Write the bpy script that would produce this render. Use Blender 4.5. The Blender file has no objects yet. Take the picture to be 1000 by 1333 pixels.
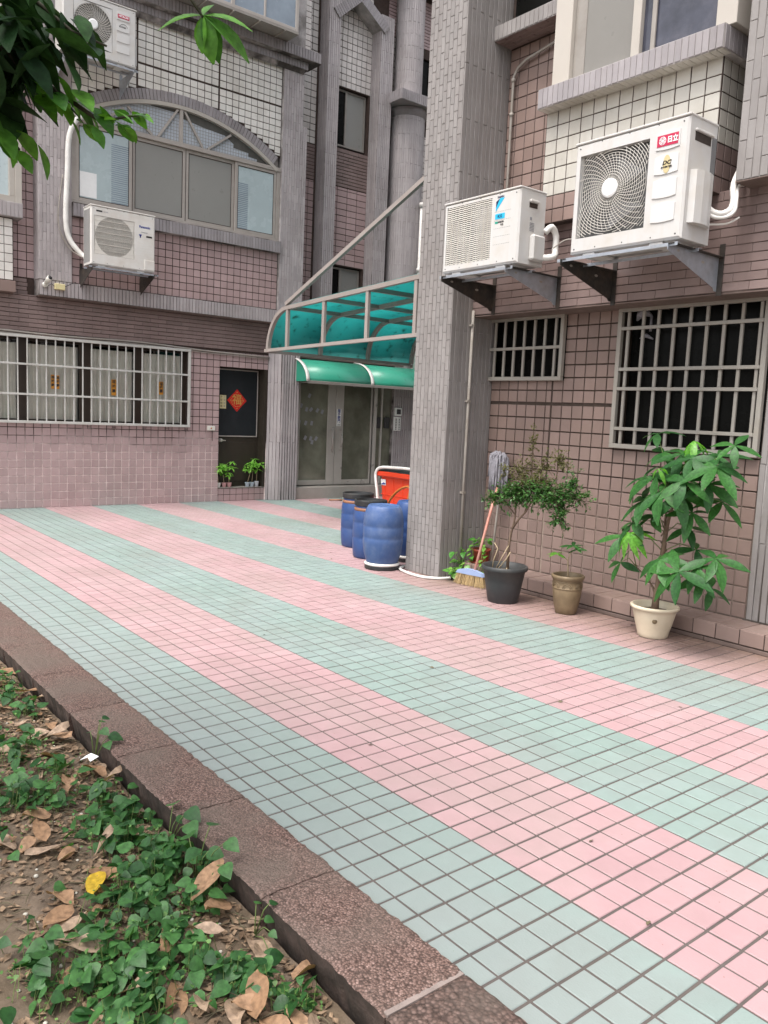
import bpy, math, random
from mathutils import Matrix, Vector, noise
random.seed(7)
R = random.random
def U(a, b): return a + (b - a) * random.random()
rad = math.radians
scene = bpy.context.scene
col = scene.collection

# ------------------------------------------------------------------ camera
CAM = Vector((1.3464, -1.9877, 1.4829))
RX = Vector((0.62192, 0.78186, 0.04370))      # image right
RY = Vector((-0.12081, 0.04065, 0.99184))     # image up
RZ = Vector((0.77370, -0.62213, 0.11974))     # towards the viewer
cd = bpy.data.cameras.new("camera")
cam = bpy.data.objects.new("camera", cd)
col.objects.link(cam)
cam.matrix_world = Matrix(((RX.x, RY.x, RZ.x, CAM.x), (RX.y, RY.y, RZ.y, CAM.y), (RX.z, RY.z, RZ.z, CAM.z), (0, 0, 0, 1)))
cd.sensor_fit = 'HORIZONTAL'
cd.sensor_width = 36
cd.lens = 36 * 1.0598
cd.clip_start = 0.05
cd.clip_end = 2000
scene.camera = cam

# ------------------------------------------------------------------ sky, sun, exposure
SUN = Vector((0.05, -0.40, 0.90)).normalized()
w = bpy.data.worlds.new("World"); scene.world = w; w.use_nodes = True
nt = w.node_tree; nt.nodes.clear()
sky = nt.nodes.new("ShaderNodeTexSky"); sky.sky_type = 'NISHITA'; sky.sun_disc = False
sky.sun_elevation = math.asin(SUN.z); sky.sun_rotation = math.atan2(SUN.x, SUN.y)
sky.air_density = 1.0; sky.dust_density = 4.0; sky.ozone_density = 1.0
hs = nt.nodes.new("ShaderNodeHueSaturation"); hs.inputs['Saturation'].default_value = 0.22
bg = nt.nodes.new("ShaderNodeBackground"); bg.inputs['Strength'].default_value = 0.15
wo = nt.nodes.new("ShaderNodeOutputWorld")
nt.links.new(sky.outputs[0], hs.inputs['Color']); nt.links.new(hs.outputs[0], bg.inputs[0]); nt.links.new(bg.outputs[0], wo.inputs[0])
sl = bpy.data.lights.new("sun", 'SUN'); sl.energy = 1.45; sl.angle = rad(26); sl.color = (1.0, 0.95, 0.88)
so = bpy.data.objects.new("sun", sl); col.objects.link(so)
so.rotation_euler = (SUN).to_track_quat('Z', 'Y').to_euler()
so.location = (0, -5, 20)
vs = scene.view_settings
scene.display_settings.display_device = 'sRGB'
vs.view_transform = 'Standard'; vs.look = 'None'; vs.exposure = 1.25; vs.gamma = 1.0; vs.use_curve_mapping = False
scene.cycles.max_bounces = 8
scene.cycles.use_denoising = True

# ------------------------------------------------------------------ helpers
WM = {}
def place(o, W, parent):
    col.objects.link(o)
    if parent is not None:
        o.parent = parent
        o.matrix_basis = WM[parent].inverted() @ W
    else:
        o.matrix_basis = W
    WM[o] = W.copy()
    return o
I4 = Matrix.Identity(4)
def Fr(O, Ux, V, N):
    return Matrix(((Ux[0], V[0], N[0], O[0]), (Ux[1], V[1], N[1], O[1]), (Ux[2], V[2], N[2], O[2]), (0, 0, 0, 1)))
def FL(x): return Fr((x, 0, 0), (0, 1, 0), (0, 0, 1), (1, 0, 0))       # faces +x, u=y v=z
def FB(y): return Fr((0, y, 0), (1, 0, 0), (0, 0, 1), (0, -1, 0))      # faces -y, u=x v=z
def FW(x): return Fr((x, 0, 0), (0, -1, 0), (0, 0, 1), (-1, 0, 0))     # faces -x, u=-y
FG = I4
def T(x, y, z): return Matrix.Translation((x, y, z))
def RotZ(a): return Matrix.Rotation(a, 4, 'Z')

class MB:
    def __init__(s): s.v = []; s.f = []; s.sm = []
    def add(s, vs_, fs, smooth=False):
        b = len(s.v); s.v.extend(vs_)
        s.f.extend([tuple(i + b for i in f) for f in fs]); s.sm.extend([smooth] * len(fs)); return s
    def box(s, x0, x1, y0, y1, z0, z1):
        return s.add([(x0,y0,z0),(x1,y0,z0),(x1,y1,z0),(x0,y1,z0),(x0,y0,z1),(x1,y0,z1),(x1,y1,z1),(x0,y1,z1)],
                     [(0,3,2,1),(4,5,6,7),(0,1,5,4),(1,2,6,5),(2,3,7,6),(3,0,4,7)])
    def cbox(s, x0, x1, y0, y1, z0, z1, c=0.004):
        # box with all twelve edges chamfered
        P = []; idx = {}
        for i, x in enumerate((x0, x1)):
            for j, y in enumerate((y0, y1)):
                for k, z in enumerate((z0, z1)):
                    sx, sy, sz = (1 - 2*i)*c, (1 - 2*j)*c, (1 - 2*k)*c
                    idx[(i,j,k,0)] = len(P); P.append((x, y+sy, z+sz))
                    idx[(i,j,k,1)] = len(P); P.append((x+sx, y, z+sz))
                    idx[(i,j,k,2)] = len(P); P.append((x+sx, y+sy, z))
        F = []
        q = [(0,0),(1,0),(1,1),(0,1)]
        for a in (0, 1):
            F.append([idx[(a,j,k,0)] for j,k in q][::(1 if a else -1)])
            F.append([idx[(i,a,k,1)] for i,k in q][::(-1 if a else 1)])
            F.append([idx[(i,j,a,2)] for i,j in q][::(1 if a else -1)])
        for j, k in q: F.append([idx[(0,j,k,1)], idx[(0,j,k,2)], idx[(1,j,k,2)], idx[(1,j,k,1)]][::(1 if j==k else -1)])
        for i, k in q: F.append([idx[(i,0,k,0)], idx[(i,0,k,2)], idx[(i,1,k,2)], idx[(i,1,k,0)]][::(-1 if i==k else 1)])
        for i, j in q: F.append([idx[(i,j,0,0)], idx[(i,j,0,1)], idx[(i,j,1,1)], idx[(i,j,1,0)]][::(1 if i==j else -1)])
        for i in (0,1):
            for j in (0,1):
                for k in (0,1):
                    F.append([idx[(i,j,k,0)], idx[(i,j,k,1)], idx[(i,j,k,2)]][::(1 if (i+j+k) % 2 else -1)])
        return s.add(P, F)
    def quad(s, a, b, c, d, smooth=False): return s.add([a,b,c,d], [(0,1,2,3)], smooth)
    def tile(s, u0, u1, v0, v1, h, b, n0=0.0):
        return s.add([(u0,v0,n0-.004),(u1,v0,n0-.004),(u1,v1,n0-.004),(u0,v1,n0-.004),
                      (u0,v0,n0+h-b),(u1,v0,n0+h-b),(u1,v1,n0+h-b),(u0,v1,n0+h-b),
                      (u0+b,v0+b,n0+h),(u1-b,v0+b,n0+h),(u1-b,v1-b,n0+h),(u0+b,v1-b,n0+h)],
                     [(0,1,5,4),(1,2,6,5),(2,3,7,6),(3,0,4,7),(4,5,9,8),(5,6,10,9),(6,7,11,10),(7,4,8,11),(8,9,10,11)])
    def tube(s, pts, r, n=8, cap=True, smooth=True):
        pts = [Vector(p) for p in pts]; m = len(pts)
        rs = r if isinstance(r, (list, tuple)) else [r]*m
        t0 = (pts[1]-pts[0]).normalized()
        a = Vector((0,0,1)) if abs(t0.z) < .9 else Vector((1,0,0))
        nrm = (a - t0*a.dot(t0)).normalized()
        V = []; F = []
        for i, p in enumerate(pts):
            t = (pts[min(i+1,m-1)] - pts[max(i-1,0)])
            t = t.normalized() if t.length > 1e-9 else t0
            nrm = (nrm - t*nrm.dot(t)); nrm = nrm.normalized() if nrm.length > 1e-6 else t.orthogonal().normalized()
            bn = t.cross(nrm)
            for k in range(n):
                an = 2*math.pi*k/n
                V.append(tuple(p + (nrm*math.cos(an) + bn*math.sin(an))*rs[i]))
        for i in range(m-1):
            for k in range(n):
                F.append((i*n+k, i*n+(k+1)%n, (i+1)*n+(k+1)%n, (i+1)*n+k))
        if cap: F.append(tuple(range(n-1,-1,-1))); F.append(tuple(range((m-1)*n, m*n)))
        return s.add(V, F, smooth)
    def lathe(s, prof, n=32, cx=0, cy=0, cz=0, smooth=True, capb=True, capt=False, wob=None):
        V = []; F = []; m = len(prof)
        for i, (r, z) in enumerate(prof):
            for k in range(n):
                a = 2*math.pi*k/n
                rr = r*(wob(a, z) if wob else 1)
                V.append((cx+rr*math.cos(a), cy+rr*math.sin(a), cz+z))
        for i in range(m-1):
            for k in range(n):
                F.append((i*n+k, i*n+(k+1)%n, (i+1)*n+(k+1)%n, (i+1)*n+k))
        if capb: F.append(tuple(range(n-1,-1,-1)))
        if capt: F.append(tuple(range((m-1)*n, m*n)))
        return s.add(V, F, smooth)
    def prism(s, poly, d0, d1, axis='y', smooth=False):
        # poly in the other two axes, extruded along axis
        n = len(poly)
        def mk(p, d): return (p[0], d, p[1]) if axis == 'y' else ((d, p[0], p[1]) if axis == 'x' else (p[0], p[1], d))
        V = [mk(p, d0) for p in poly] + [mk(p, d1) for p in poly]
        F = [tuple(range(n)), tuple(range(2*n-1, n-1, -1))] + [(i, i+n, (i+1)%n+n, (i+1)%n) for i in range(n)]
        return s.add(V, F, smooth)
    def xf(s, M, other):
        return s.add([tuple(M @ Vector(v)) for v in other.v], other.f) if not other.sm else s._xf(M, other)
    def _xf(s, M, o):
        b = len(s.v); s.v.extend([tuple(M @ Vector(v)) for v in o.v]); s.f.extend([tuple(i+b for i in f) for f in o.f]); s.sm.extend(o.sm); return s
    def mesh(s, name, mat):
        me = bpy.data.meshes.new(name); me.from_pydata(s.v, [], s.f)
        if any(s.sm): me.polygons.foreach_set('use_smooth', s.sm)
        if mat: me.materials.append(mat)
        me.update(); return me
    def build(s, name, mat, parent=None, W=I4, label=None, cat=None, group=None, kind=None):
        o = bpy.data.objects.new(name, s.mesh(name, mat)); place(o, W, parent); tag(o, label, cat, group, kind); return o

def tag(o, label=None, cat=None, group=None, kind=None):
    if label: o['label'] = label
    if cat: o['category'] = cat
    if group: o['group'] = group
    if kind: o['kind'] = kind
    return o
def thing(name, label, cat, W=I4, group=None, parent=None):
    o = bpy.data.objects.new(name, None); o.empty_display_size = .1
    place(o, W, parent); tag(o, label, cat, group); return o
def inst(name, mesh, W, parent, label=None):
    o = bpy.data.objects.new(name, mesh); place(o, W, parent)
    if label: o['label'] = label
    return o

FPX = 1.0598*768
def score(p, w_, h_, n):
    d = Vector(p) - CAM; z = -d.dot(RZ)
    if z < .2: return 0
    x = 384 + FPX*d.dot(RX)/z; y = 512 - FPX*d.dot(RY)/z
    if x < -8 or x > 776 or y < -8 or y > 1032: return 0
    c = abs(d.normalized().dot(n)); return w_*h_*c*FPX*FPX/z/z

def rsub(r, h):
    u0,u1,v0,v1 = r; a0,a1,b0,b1 = h
    if a0 >= u1 or a1 <= u0 or b0 >= v1 or b1 <= v0: return [r]
    out = []
    if a0 > u0: out.append((u0, a0, v0, v1))
    if a1 < u1: out.append((a1, u1, v0, v1))
    m0, m1 = max(u0, a0), min(u1, a1)
    if b0 > v0: out.append((m0, m1, v0, b0))
    if b1 < v1: out.append((m0, m1, b1, v1))
    return out
def cut(rects, holes, mn=.012):
    for h in holes:
        nr = []
        for r in rects: nr += rsub(r, h)
        rects = nr
    return [r for r in rects if r[1]-r[0] > mn and r[3]-r[2] > mn]
def grid(u0, u1, v0, v1, pu, pv, gap, stag=0, gu=None, ou=0, wide_u=(), wide_v=()):
    out = []; g = gap/2; j = 0; v = v0
    while v < v1 - 1e-6:
        vb = min(v+pv, v1); off = (stag*pu if j % 2 else 0) + ou
        u = u0 - off
        while u < u1 - 1e-6:
            a, b = max(u, u0), min(u+pu, u1)
            if b - a > .014: out.append((a+(gu or gap)/2, b-(gu or gap)/2, v+g, vb-g))
            u += pu
        v += pv; j += 1
    return out
def vgrid(u0, u1, v0, v1, pu, pv, gap, stag=.5, gv=None):
    """columns of upright strips, every other column shifted"""
    out = []; k = 0; n = max(1, round((u1-u0)/pu)); pu = (u1-u0)/n
    for k in range(n):
        u = u0 + k*pu; v = v0 - (stag*pv if k % 2 else 0)
        while v < v1 - 1e-6:
            a, b = max(v, v0), min(v+pv, v1)
            if b - a > .012: out.append((u+gap/2, u+pu-gap/2, a+(gv or min(gap, .004))/2, b-(gv or min(gap, .004))/2))
            v += pv
    return out
TM = {}
def tile_field(name, parent, F, rects, h, b, mat, nparts=0, jit=.0006, matf=None, tilt=.002):
    """tiles as real raised pieces; the ones that show largest are parts, the rest one stuff part per material"""
    n = Vector((F[0][2], F[1][2], F[2][2]))
    sc = []
    for i, (u0,u1,v0,v1) in enumerate(rects):
        c = F @ Vector(((u0+u1)/2, (v0+v1)/2, 0)); sc.append((score(c, u1-u0, v1-v0, n), i))
    sc.sort(reverse=True)
    single = set(i for s_, i in sc[:nparts] if s_ > 22)
    rest = {}
    for i, (u0,u1,v0,v1) in enumerate(rects):
        m = matf((u0+u1)/2, (v0+v1)/2) if matf else mat
        if i in single:
            kx = (round(u1-u0, 3), round(v1-v0, 3), h, b, m.name)
            if kx not in TM:
                t = MB(); t.tile(-kx[0]/2, kx[0]/2, -kx[1]/2, kx[1]/2, h, b); TM[kx] = t.mesh(name, m)
            W = F @ T((u0+u1)/2 + U(-.0007,.0007), (v0+v1)/2 + U(-.0007,.0007), U(-jit, jit)) @ Matrix.Rotation(U(-tilt,tilt)*4, 4, 'Z') @ Matrix.Rotation(U(-tilt,tilt), 4, 'X') @ Matrix.Rotation(U(-tilt,tilt), 4, 'Y')
            inst(name, TM[kx], W, parent)
        else:
            if m.name not in rest: rest[m.name] = (MB(), m)
            rest[m.name][0].tile(u0, u1, v0, v1, h, b, U(-jit, jit))
    for k, (mb, m) in rest.items():
        o = mb.build(name + 's', m, parent, F); o['kind'] = 'stuff'
def slabs(F, rects, n0, n1, mb=None):
    mb = mb or MB()
    for u0,u1,v0,v1 in rects: mb.box(u0,u1,v0,v1,n0,n1)
    return mb

# ------------------------------------------------------------------ materials
def new(name):
    m = bpy.data.materials.new(name); m.use_nodes = True; n = m.node_tree; b = n.nodes['Principled BSDF']; return m, n, b
def pmat(name, c, rough=.6, var=.12, ns=9, rnd=.08, dirt=None, da=.5, dsc=1.6, bump=.15, bs=120, spec=.4, metal=0, c2=None, c2s=3, zmix=None, ydirt=None, streak=0, coat=0, local=False, speck=None):
    m, n, b = new(name); L = n.links
    if local:
        tc = n.nodes.new('ShaderNodeTexCoord'); pos = tc.outputs['Object']
        geo = n.nodes.new('ShaderNodeNewGeometry')
    else:
        geo = n.nodes.new('ShaderNodeNewGeometry'); pos = geo.outputs['Position']
    def noi(scale, det=5, ro=.6, vec=None):
        t = n.nodes.new('ShaderNodeTexNoise'); t.inputs['Scale'].default_value = scale; t.inputs['Detail'].default_value = det; t.inputs['Roughness'].default_value = ro
        L.new(vec or pos, t.inputs['Vector']); return t.outputs['Fac']
    def math_(op, a, b_):
        t = n.nodes.new('ShaderNodeMath'); t.operation = op
        for i, x in enumerate((a, b_)):
            if isinstance(x, (int, float)): t.inputs[i].default_value = x
            else: L.new(x, t.inputs[i])
        return t.outputs[0]
    def rng(x, a, b_, c_, d_):
        t = n.nodes.new('ShaderNodeMapRange'); t.inputs[1].default_value = a; t.inputs[2].default_value = b_; t.inputs[3].default_value = c_; t.inputs[4].default_value = d_
        L.new(x, t.inputs[0]); return t.outputs[0]
    def mix(f, a, b_):
        t = n.nodes.new('ShaderNodeMix'); t.data_type = 'RGBA'
        if isinstance(f, (int, float)): t.inputs[0].default_value = f
        else: L.new(f, t.inputs[0])
        for i, x in ((6, a), (7, b_)):
            if isinstance(x, (tuple, list)): t.inputs[i].default_value = (*x, 1)
            else: L.new(x, t.inputs[i])
        return t.outputs[2]
    cur = tuple(c)
    if c2: cur = mix(rng(noi(c2s, 4), .42, .6, 0, 1), cur, c2)
    if zmix:   # (z0, z1, colour): the colour the lower part of the thing has, fading out upwards
        sp = n.nodes.new('ShaderNodeSeparateXYZ'); L.new(geo.outputs['Position'], sp.inputs[0])
        f = rng(math_('ADD', sp.outputs['Z'], math_('MULTIPLY', math_('SUBTRACT', noi(2.2, 4), .5), .9)), zmix[0], zmix[1], 1, 0)
        cur = mix(f, cur, zmix[2])
    # random value per tile
    oi = n.nodes.new('ShaderNodeObjectInfo')
    r = math_('FRACT', math_('ADD', oi.outputs['Random'], geo.outputs['Random Per Island']), 0)
    v = math_('ADD', rng(r, 0, 1, 1-rnd, 1+rnd), rng(noi(ns), .25, .75, -var, var))
    vm = n.nodes.new('ShaderNodeVectorMath'); vm.operation = 'SCALE'
    if isinstance(cur, tuple): vm.inputs[0].default_value = cur
    else: L.new(cur, vm.inputs[0])
    L.new(v, vm.inputs['Scale']); out = vm.outputs[0]
    if dirt:
        d = rng(noi(dsc, 8, .65), .45, .75, 0, da)
        if streak:
            mp = n.nodes.new('ShaderNodeMapping'); mp.inputs['Scale'].default_value = (9, 9, .7); L.new(pos, mp.inputs[0])
            d = math_('MAXIMUM', d, rng(noi(1.3, 6, .6, mp.outputs[0]), .5, .78, 0, streak))
        out = mix(d, out, dirt)
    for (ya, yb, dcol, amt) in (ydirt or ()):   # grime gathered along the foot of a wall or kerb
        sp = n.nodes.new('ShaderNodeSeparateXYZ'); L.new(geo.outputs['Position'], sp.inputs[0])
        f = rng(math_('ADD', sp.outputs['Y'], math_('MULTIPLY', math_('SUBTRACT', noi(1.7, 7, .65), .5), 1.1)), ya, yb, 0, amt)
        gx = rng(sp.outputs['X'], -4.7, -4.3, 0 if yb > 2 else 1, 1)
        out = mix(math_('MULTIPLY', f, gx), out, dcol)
    if speck:
        vo = n.nodes.new('ShaderNodeTexVoronoi'); vo.inputs['Scale'].default_value = speck[1]; L.new(pos, vo.inputs['Vector'])
        out = mix(rng(vo.outputs['Distance'], speck[2]*.6, speck[2], .8, 0), out, speck[0])
    L.new(out, b.inputs['Base Color'])
    rr = math_('ADD', rng(noi(ns*2.3), .3, .7, -.1, .1), rough); L.new(rr, b.inputs['Roughness'])
    b.inputs['Specular IOR Level'].default_value = spec; b.inputs['Metallic'].default_value = metal
    if coat: b.inputs['Coat Weight'].default_value = coat
    if bump:
        bp = n.nodes.new('ShaderNodeBump'); bp.inputs['Strength'].default_value = bump; bp.inputs['Distance'].default_value = .004
        L.new(noi(bs, 3), bp.inputs['Height']); L.new(bp.outputs[0], b.inputs['Normal'])
    return m
def leafmat(name, c, c2, tr=.35, rough=.42, rnd=.3, spec=.4):
    m, n, b = new(name); L = n.links
    geo = n.nodes.new('ShaderNodeNewGeometry'); oi = n.nodes.new('ShaderNodeObjectInfo')
    ad = n.nodes.new('ShaderNodeMath'); ad.operation = 'ADD'; L.new(oi.outputs['Random'], ad.inputs[0]); L.new(geo.outputs['Random Per Island'], ad.inputs[1])
    fr = n.nodes.new('ShaderNodeMath'); fr.operation = 'FRACT'; L.new(ad.outputs[0], fr.inputs[0])
    mx = n.nodes.new('ShaderNodeMix'); mx.data_type = 'RGBA'; mx.inputs[6].default_value = (*c, 1); mx.inputs[7].default_value = (*c2, 1); L.new(fr.outputs[0], mx.inputs[0])
    no = n.nodes.new('ShaderNodeTexNoise'); no.inputs['Scale'].default_value = 60; L.new(geo.outputs['Position'], no.inputs['Vector'])
    mr = n.nodes.new('ShaderNodeMapRange'); mr.inputs[1].default_value = .3; mr.inputs[2].default_value = .7; mr.inputs[3].default_value = 1-rnd; mr.inputs[4].default_value = 1+rnd; L.new(no.outputs[0], mr.inputs[0])
    vm = n.nodes.new('ShaderNodeVectorMath'); vm.operation = 'SCALE'; L.new(mx.outputs[2], vm.inputs[0]); L.new(mr.outputs[0], vm.inputs['Scale'])
    L.new(vm.outputs[0], b.inputs['Base Color']); b.inputs['Roughness'].default_value = rough; b.inputs['Specular IOR Level'].default_value = spec
    bp = n.nodes.new('ShaderNodeBump'); bp.inputs['Strength'].default_value = .25; bp.inputs['Distance'].default_value = .003
    n2 = n.nodes.new('ShaderNodeTexNoise'); n2.inputs['Scale'].default_value = 140; L.new(geo.outputs['Position'], n2.inputs['Vector']); L.new(n2.outputs[0], bp.inputs['Height']); L.new(bp.outputs[0], b.inputs['Normal'])
    t = n.nodes.new('ShaderNodeBsdfTranslucent'); v2 = n.nodes.new('ShaderNodeVectorMath'); v2.operation = 'MULTIPLY'; v2.inputs[1].default_value = (1.5, 1.6, .7); L.new(vm.outputs[0], v2.inputs[0]); L.new(v2.outputs[0], t.inputs['Color'])
    ms = n.nodes.new('ShaderNodeMixShader'); ms.inputs[0].default_value = tr
    L.new(b.outputs[0], ms.inputs[1]); L.new(t.outputs[0], ms.inputs[2]); L.new(ms.outputs[0], n.nodes['Material Output'].inputs[0])
    return m
def flat(name, c, rough=.5, metal=0, spec=.5):
    return pmat(name, c, rough, var=.04, ns=20, rnd=.02, bump=.03, metal=metal, spec=spec)
def glassmat(name, c=(.985,.985,.98), rough=.02, k=.12):
    m, n, b = new(name); L = n.links
    tr = n.nodes.new('ShaderNodeBsdfTransparent'); tr.inputs[0].default_value = (*c, 1)
    gl = n.nodes.new('ShaderNodeBsdfGlossy'); gl.inputs['Roughness'].default_value = rough
    fz = n.nodes.new('ShaderNodeFresnel'); fz.inputs[0].default_value = 1.45
    ms = n.nodes.new('ShaderNodeMixShader'); L.new(fz.outputs[0], ms.inputs[0]); L.new(tr.outputs[0], ms.inputs[1]); L.new(gl.outputs[0], ms.inputs[2])
    L.new(ms.outputs[0], n.nodes['Material Output'].inputs[0]); return m

M = {}
DIRT = (.10, .075, .06)
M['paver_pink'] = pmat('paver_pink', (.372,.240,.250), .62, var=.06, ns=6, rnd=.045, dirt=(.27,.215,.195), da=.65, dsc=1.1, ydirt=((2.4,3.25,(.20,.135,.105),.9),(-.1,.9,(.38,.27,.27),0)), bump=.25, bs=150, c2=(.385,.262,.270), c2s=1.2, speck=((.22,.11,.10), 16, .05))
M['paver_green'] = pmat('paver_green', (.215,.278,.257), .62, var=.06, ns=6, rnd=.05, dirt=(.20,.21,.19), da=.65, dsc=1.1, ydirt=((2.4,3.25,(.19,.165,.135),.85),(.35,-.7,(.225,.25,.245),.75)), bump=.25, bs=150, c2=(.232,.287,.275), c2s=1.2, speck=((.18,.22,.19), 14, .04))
M['paving_joint'] = pmat('paving_joint', (.105,.088,.082), .9, var=.3, ns=5, dirt=(.07,.06,.05), da=.8, dsc=2.5, bump=.6)
M['wall_tile'] = pmat('wall_tile', (.43,.312,.307), .36, var=.06, ns=5, rnd=.09, dirt=(.22,.15,.13), da=.35, dsc=1.3, bump=.12, bs=60, streak=.25)
M['strip_tile_far'] = pmat('strip_tile_far', (.40,.362,.366), .5, var=.08, ns=6, rnd=.10, dirt=(.22,.19,.18), da=.5, dsc=1.3, bump=.3, bs=70, streak=.45)  # strip_tile lightened to make up for weak light on the far facades
M['wall_tile_warm'] = pmat('wall_tile_warm', (.255,.182,.16), .38, var=.07, ns=5, rnd=.12, dirt=(.20,.14,.11), da=.5, dsc=1.5, bump=.12, bs=60, streak=.3)
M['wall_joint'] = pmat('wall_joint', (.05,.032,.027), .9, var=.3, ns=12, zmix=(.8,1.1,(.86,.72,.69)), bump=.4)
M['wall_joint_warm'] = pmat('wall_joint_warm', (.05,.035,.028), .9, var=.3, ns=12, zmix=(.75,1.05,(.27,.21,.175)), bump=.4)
M['wall_joint_dark'] = pmat('wall_joint_dark', (.055,.036,.03), .9, var=.3, ns=12, bump=.4)
M['bay_joint'] = pmat('bay_joint', (.10,.08,.075), .9, var=.3, ns=12, bump=.4)
M['white_tile'] = pmat('white_tile', (.76,.73,.69), .35, var=.05, ns=5, rnd=.06, dirt=(.36,.31,.25), da=.5, dsc=2, bump=.12, bs=60, streak=.35)
M['cream_tile'] = pmat('cream_tile', (.50,.475,.43), .35, var=.06, ns=5, rnd=.08, dirt=(.30,.26,.2), da=.55, dsc=2, bump=.12, bs=60, streak=.4)  # white tile copy toned darker to offset the stronger light on the right bay
M['litter'] = leafmat('litter', (.13,.085,.055), (.30,.21,.14), .05, .75, .4, .15)
M['pale_tile'] = pmat('pale_tile', (.68,.63,.60), .35, var=.05, ns=5, rnd=.08, dirt=(.3,.25,.22), da=.5, dsc=2, bump=.12, bs=60, streak=.35)
M['band_tile'] = pmat('band_tile', (.235,.172,.16), .42, var=.12, ns=4, rnd=.10, dirt=(.12,.08,.07), da=.5, dsc=1.2, bump=.2, bs=50, streak=.3)
M['band_joint'] = pmat('band_joint', (.05,.033,.03), .9, var=.3, ns=8, bump=.4, c2=(.20,.15,.13), c2s=1.5)
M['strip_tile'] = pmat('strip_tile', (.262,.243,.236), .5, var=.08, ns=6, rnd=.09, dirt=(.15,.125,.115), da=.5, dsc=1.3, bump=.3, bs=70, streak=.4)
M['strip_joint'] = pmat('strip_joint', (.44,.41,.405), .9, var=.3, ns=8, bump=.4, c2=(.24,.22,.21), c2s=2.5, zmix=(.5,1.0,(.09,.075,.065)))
M['flute_joint'] = pmat('flute_joint', (.065,.055,.05), .9, var=.4, ns=8, bump=.4, c2=(.28,.25,.24), c2s=2.0)
M['arch_tile'] = pmat('arch_tile', (.30,.275,.285), .5, var=.08, ns=6, rnd=.10, dirt=(.13,.11,.10), da=.5, bump=.25)
M['concrete'] = pmat('concrete', (.30,.28,.26), .85, var=.15, ns=8, dirt=(.16,.14,.12), da=.5, bump=.4)
M['step_stone'] = pmat('step_stone', (.33,.30,.27), .6, var=.08, ns=6, dirt=(.2,.17,.14), da=.5, bump=.2)
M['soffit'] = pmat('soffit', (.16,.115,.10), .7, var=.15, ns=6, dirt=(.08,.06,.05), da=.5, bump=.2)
M['alu'] = pmat('alu', (.42,.38,.35), .38, var=.05, ns=12, rnd=.03, dirt=(.28,.24,.20), da=.4, dsc=4, bump=.04, metal=.15)
M['alu_dark'] = pmat('alu_dark', (.30,.275,.25), .45, var=.05, ns=12, rnd=.03, dirt=(.15,.12,.1), da=.4, dsc=4, bump=.04, metal=.1)
M['grille_white'] = pmat('grille_white', (.55,.54,.51), .4, var=.05, ns=14, rnd=.03, dirt=(.32,.28,.22), da=.4, dsc=5, bump=.05)
M['grille_beige'] = pmat('grille_beige', (.31,.29,.26), .42, var=.05, ns=14, rnd=.03, dirt=(.3,.25,.19), da=.4, dsc=5, bump=.05)
M['beige_frame'] = pmat('beige_frame', (.43,.395,.355), .42, var=.05, ns=6, dirt=(.35,.3,.25), da=.3, dsc=3, bump=.04)
M['brown_frame'] = pmat('brown_frame', (.035,.024,.018), .4, var=.1, bump=.05)
M['dark_cloth'] = pmat('dark_cloth', (.085,.082,.075), .9, var=.1)
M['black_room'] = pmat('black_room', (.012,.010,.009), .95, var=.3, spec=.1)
M['dark_glass'] = pmat('dark_glass', (.006,.006,.0055), .3, var=.3, ns=3, spec=.07, bump=0)
M['blue_dark_glass'] = pmat('blue_dark_glass', (.045,.047,.065), .12, var=.5, ns=5, spec=.5, bump=.05, bs=10, dirt=(.16,.15,.18), da=.5, dsc=3)
M['frosted'] = pmat('frosted', (.265,.26,.245), .35, var=.03, ns=3, bump=.3, bs=250, spec=.4)
M['frosted_grey'] = pmat('frosted_grey', (.215,.205,.19), .35, var=.04, ns=3, bump=.3, bs=250, spec=.3)
M['frosted_blue'] = pmat('frosted_blue', (.44,.52,.54), .25, var=.08, ns=2, bump=.4, bs=200, spec=.5)
M['blue_glass'] = pmat('blue_glass', (.26,.31,.37), .2, var=.2, ns=3, bump=.05, spec=.5)
M['mesh_glass'] = pmat('mesh_glass', (.48,.52,.58), .3, var=.05, ns=3, bump=.2, bs=90)
M['clear_glass'] = glassmat('clear_glass')
M['door_glass'] = pmat('door_glass', (.12,.12,.09), .08, var=.25, ns=2, bump=0, spec=.5, c2=(.19,.19,.145), c2s=1.4)
M['curtain'] = pmat('curtain', (.86,.84,.76), .85, var=.06, ns=7, rnd=.05, dirt=(.45,.42,.36), da=.3, bump=.15)
M['steel'] = pmat('steel', (.48,.45,.41), .35, var=.12, ns=2, metal=.35, bump=.03)
M['galv'] = pmat('galv', (.42,.45,.50), .4, var=.15, ns=20, metal=.55, bump=.05, dirt=(.2,.15,.1), da=.4, dsc=6)
M['rust_steel'] = pmat('rust_steel', (.045,.04,.036), .65, var=.3, ns=18, metal=.2, dirt=(.13,.07,.04), da=.3, dsc=9, bump=.3)
M['ac_white'] = pmat('ac_white', (.56,.55,.54), .42, var=.03, ns=5, rnd=.02, dirt=(.42,.35,.26), da=.4, dsc=5, streak=.3, bump=.03, local=True)
M['ac_old'] = pmat('ac_old', (.66,.64,.61), .45, var=.04, ns=5, rnd=.02, dirt=(.45,.36,.28), da=.4, dsc=4, bump=.03, local=True)
M['ac_panel'] = pmat('ac_panel', (.585,.575,.565), .4, var=.02, ns=5, rnd=.01, bump=.02, local=True)
M['ac_grille'] = pmat('ac_grille', (.66,.63,.58), .45, var=.04, ns=9, bump=.02, dirt=(.4,.34,.27), da=.3, dsc=9)
M['ac_coil'] = pmat('ac_coil', (.07,.07,.07), .6, var=.3, ns=60, bump=.4, bs=300)
M['ac_blade'] = flat('ac_blade', (.16,.16,.165), .5)
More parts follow.
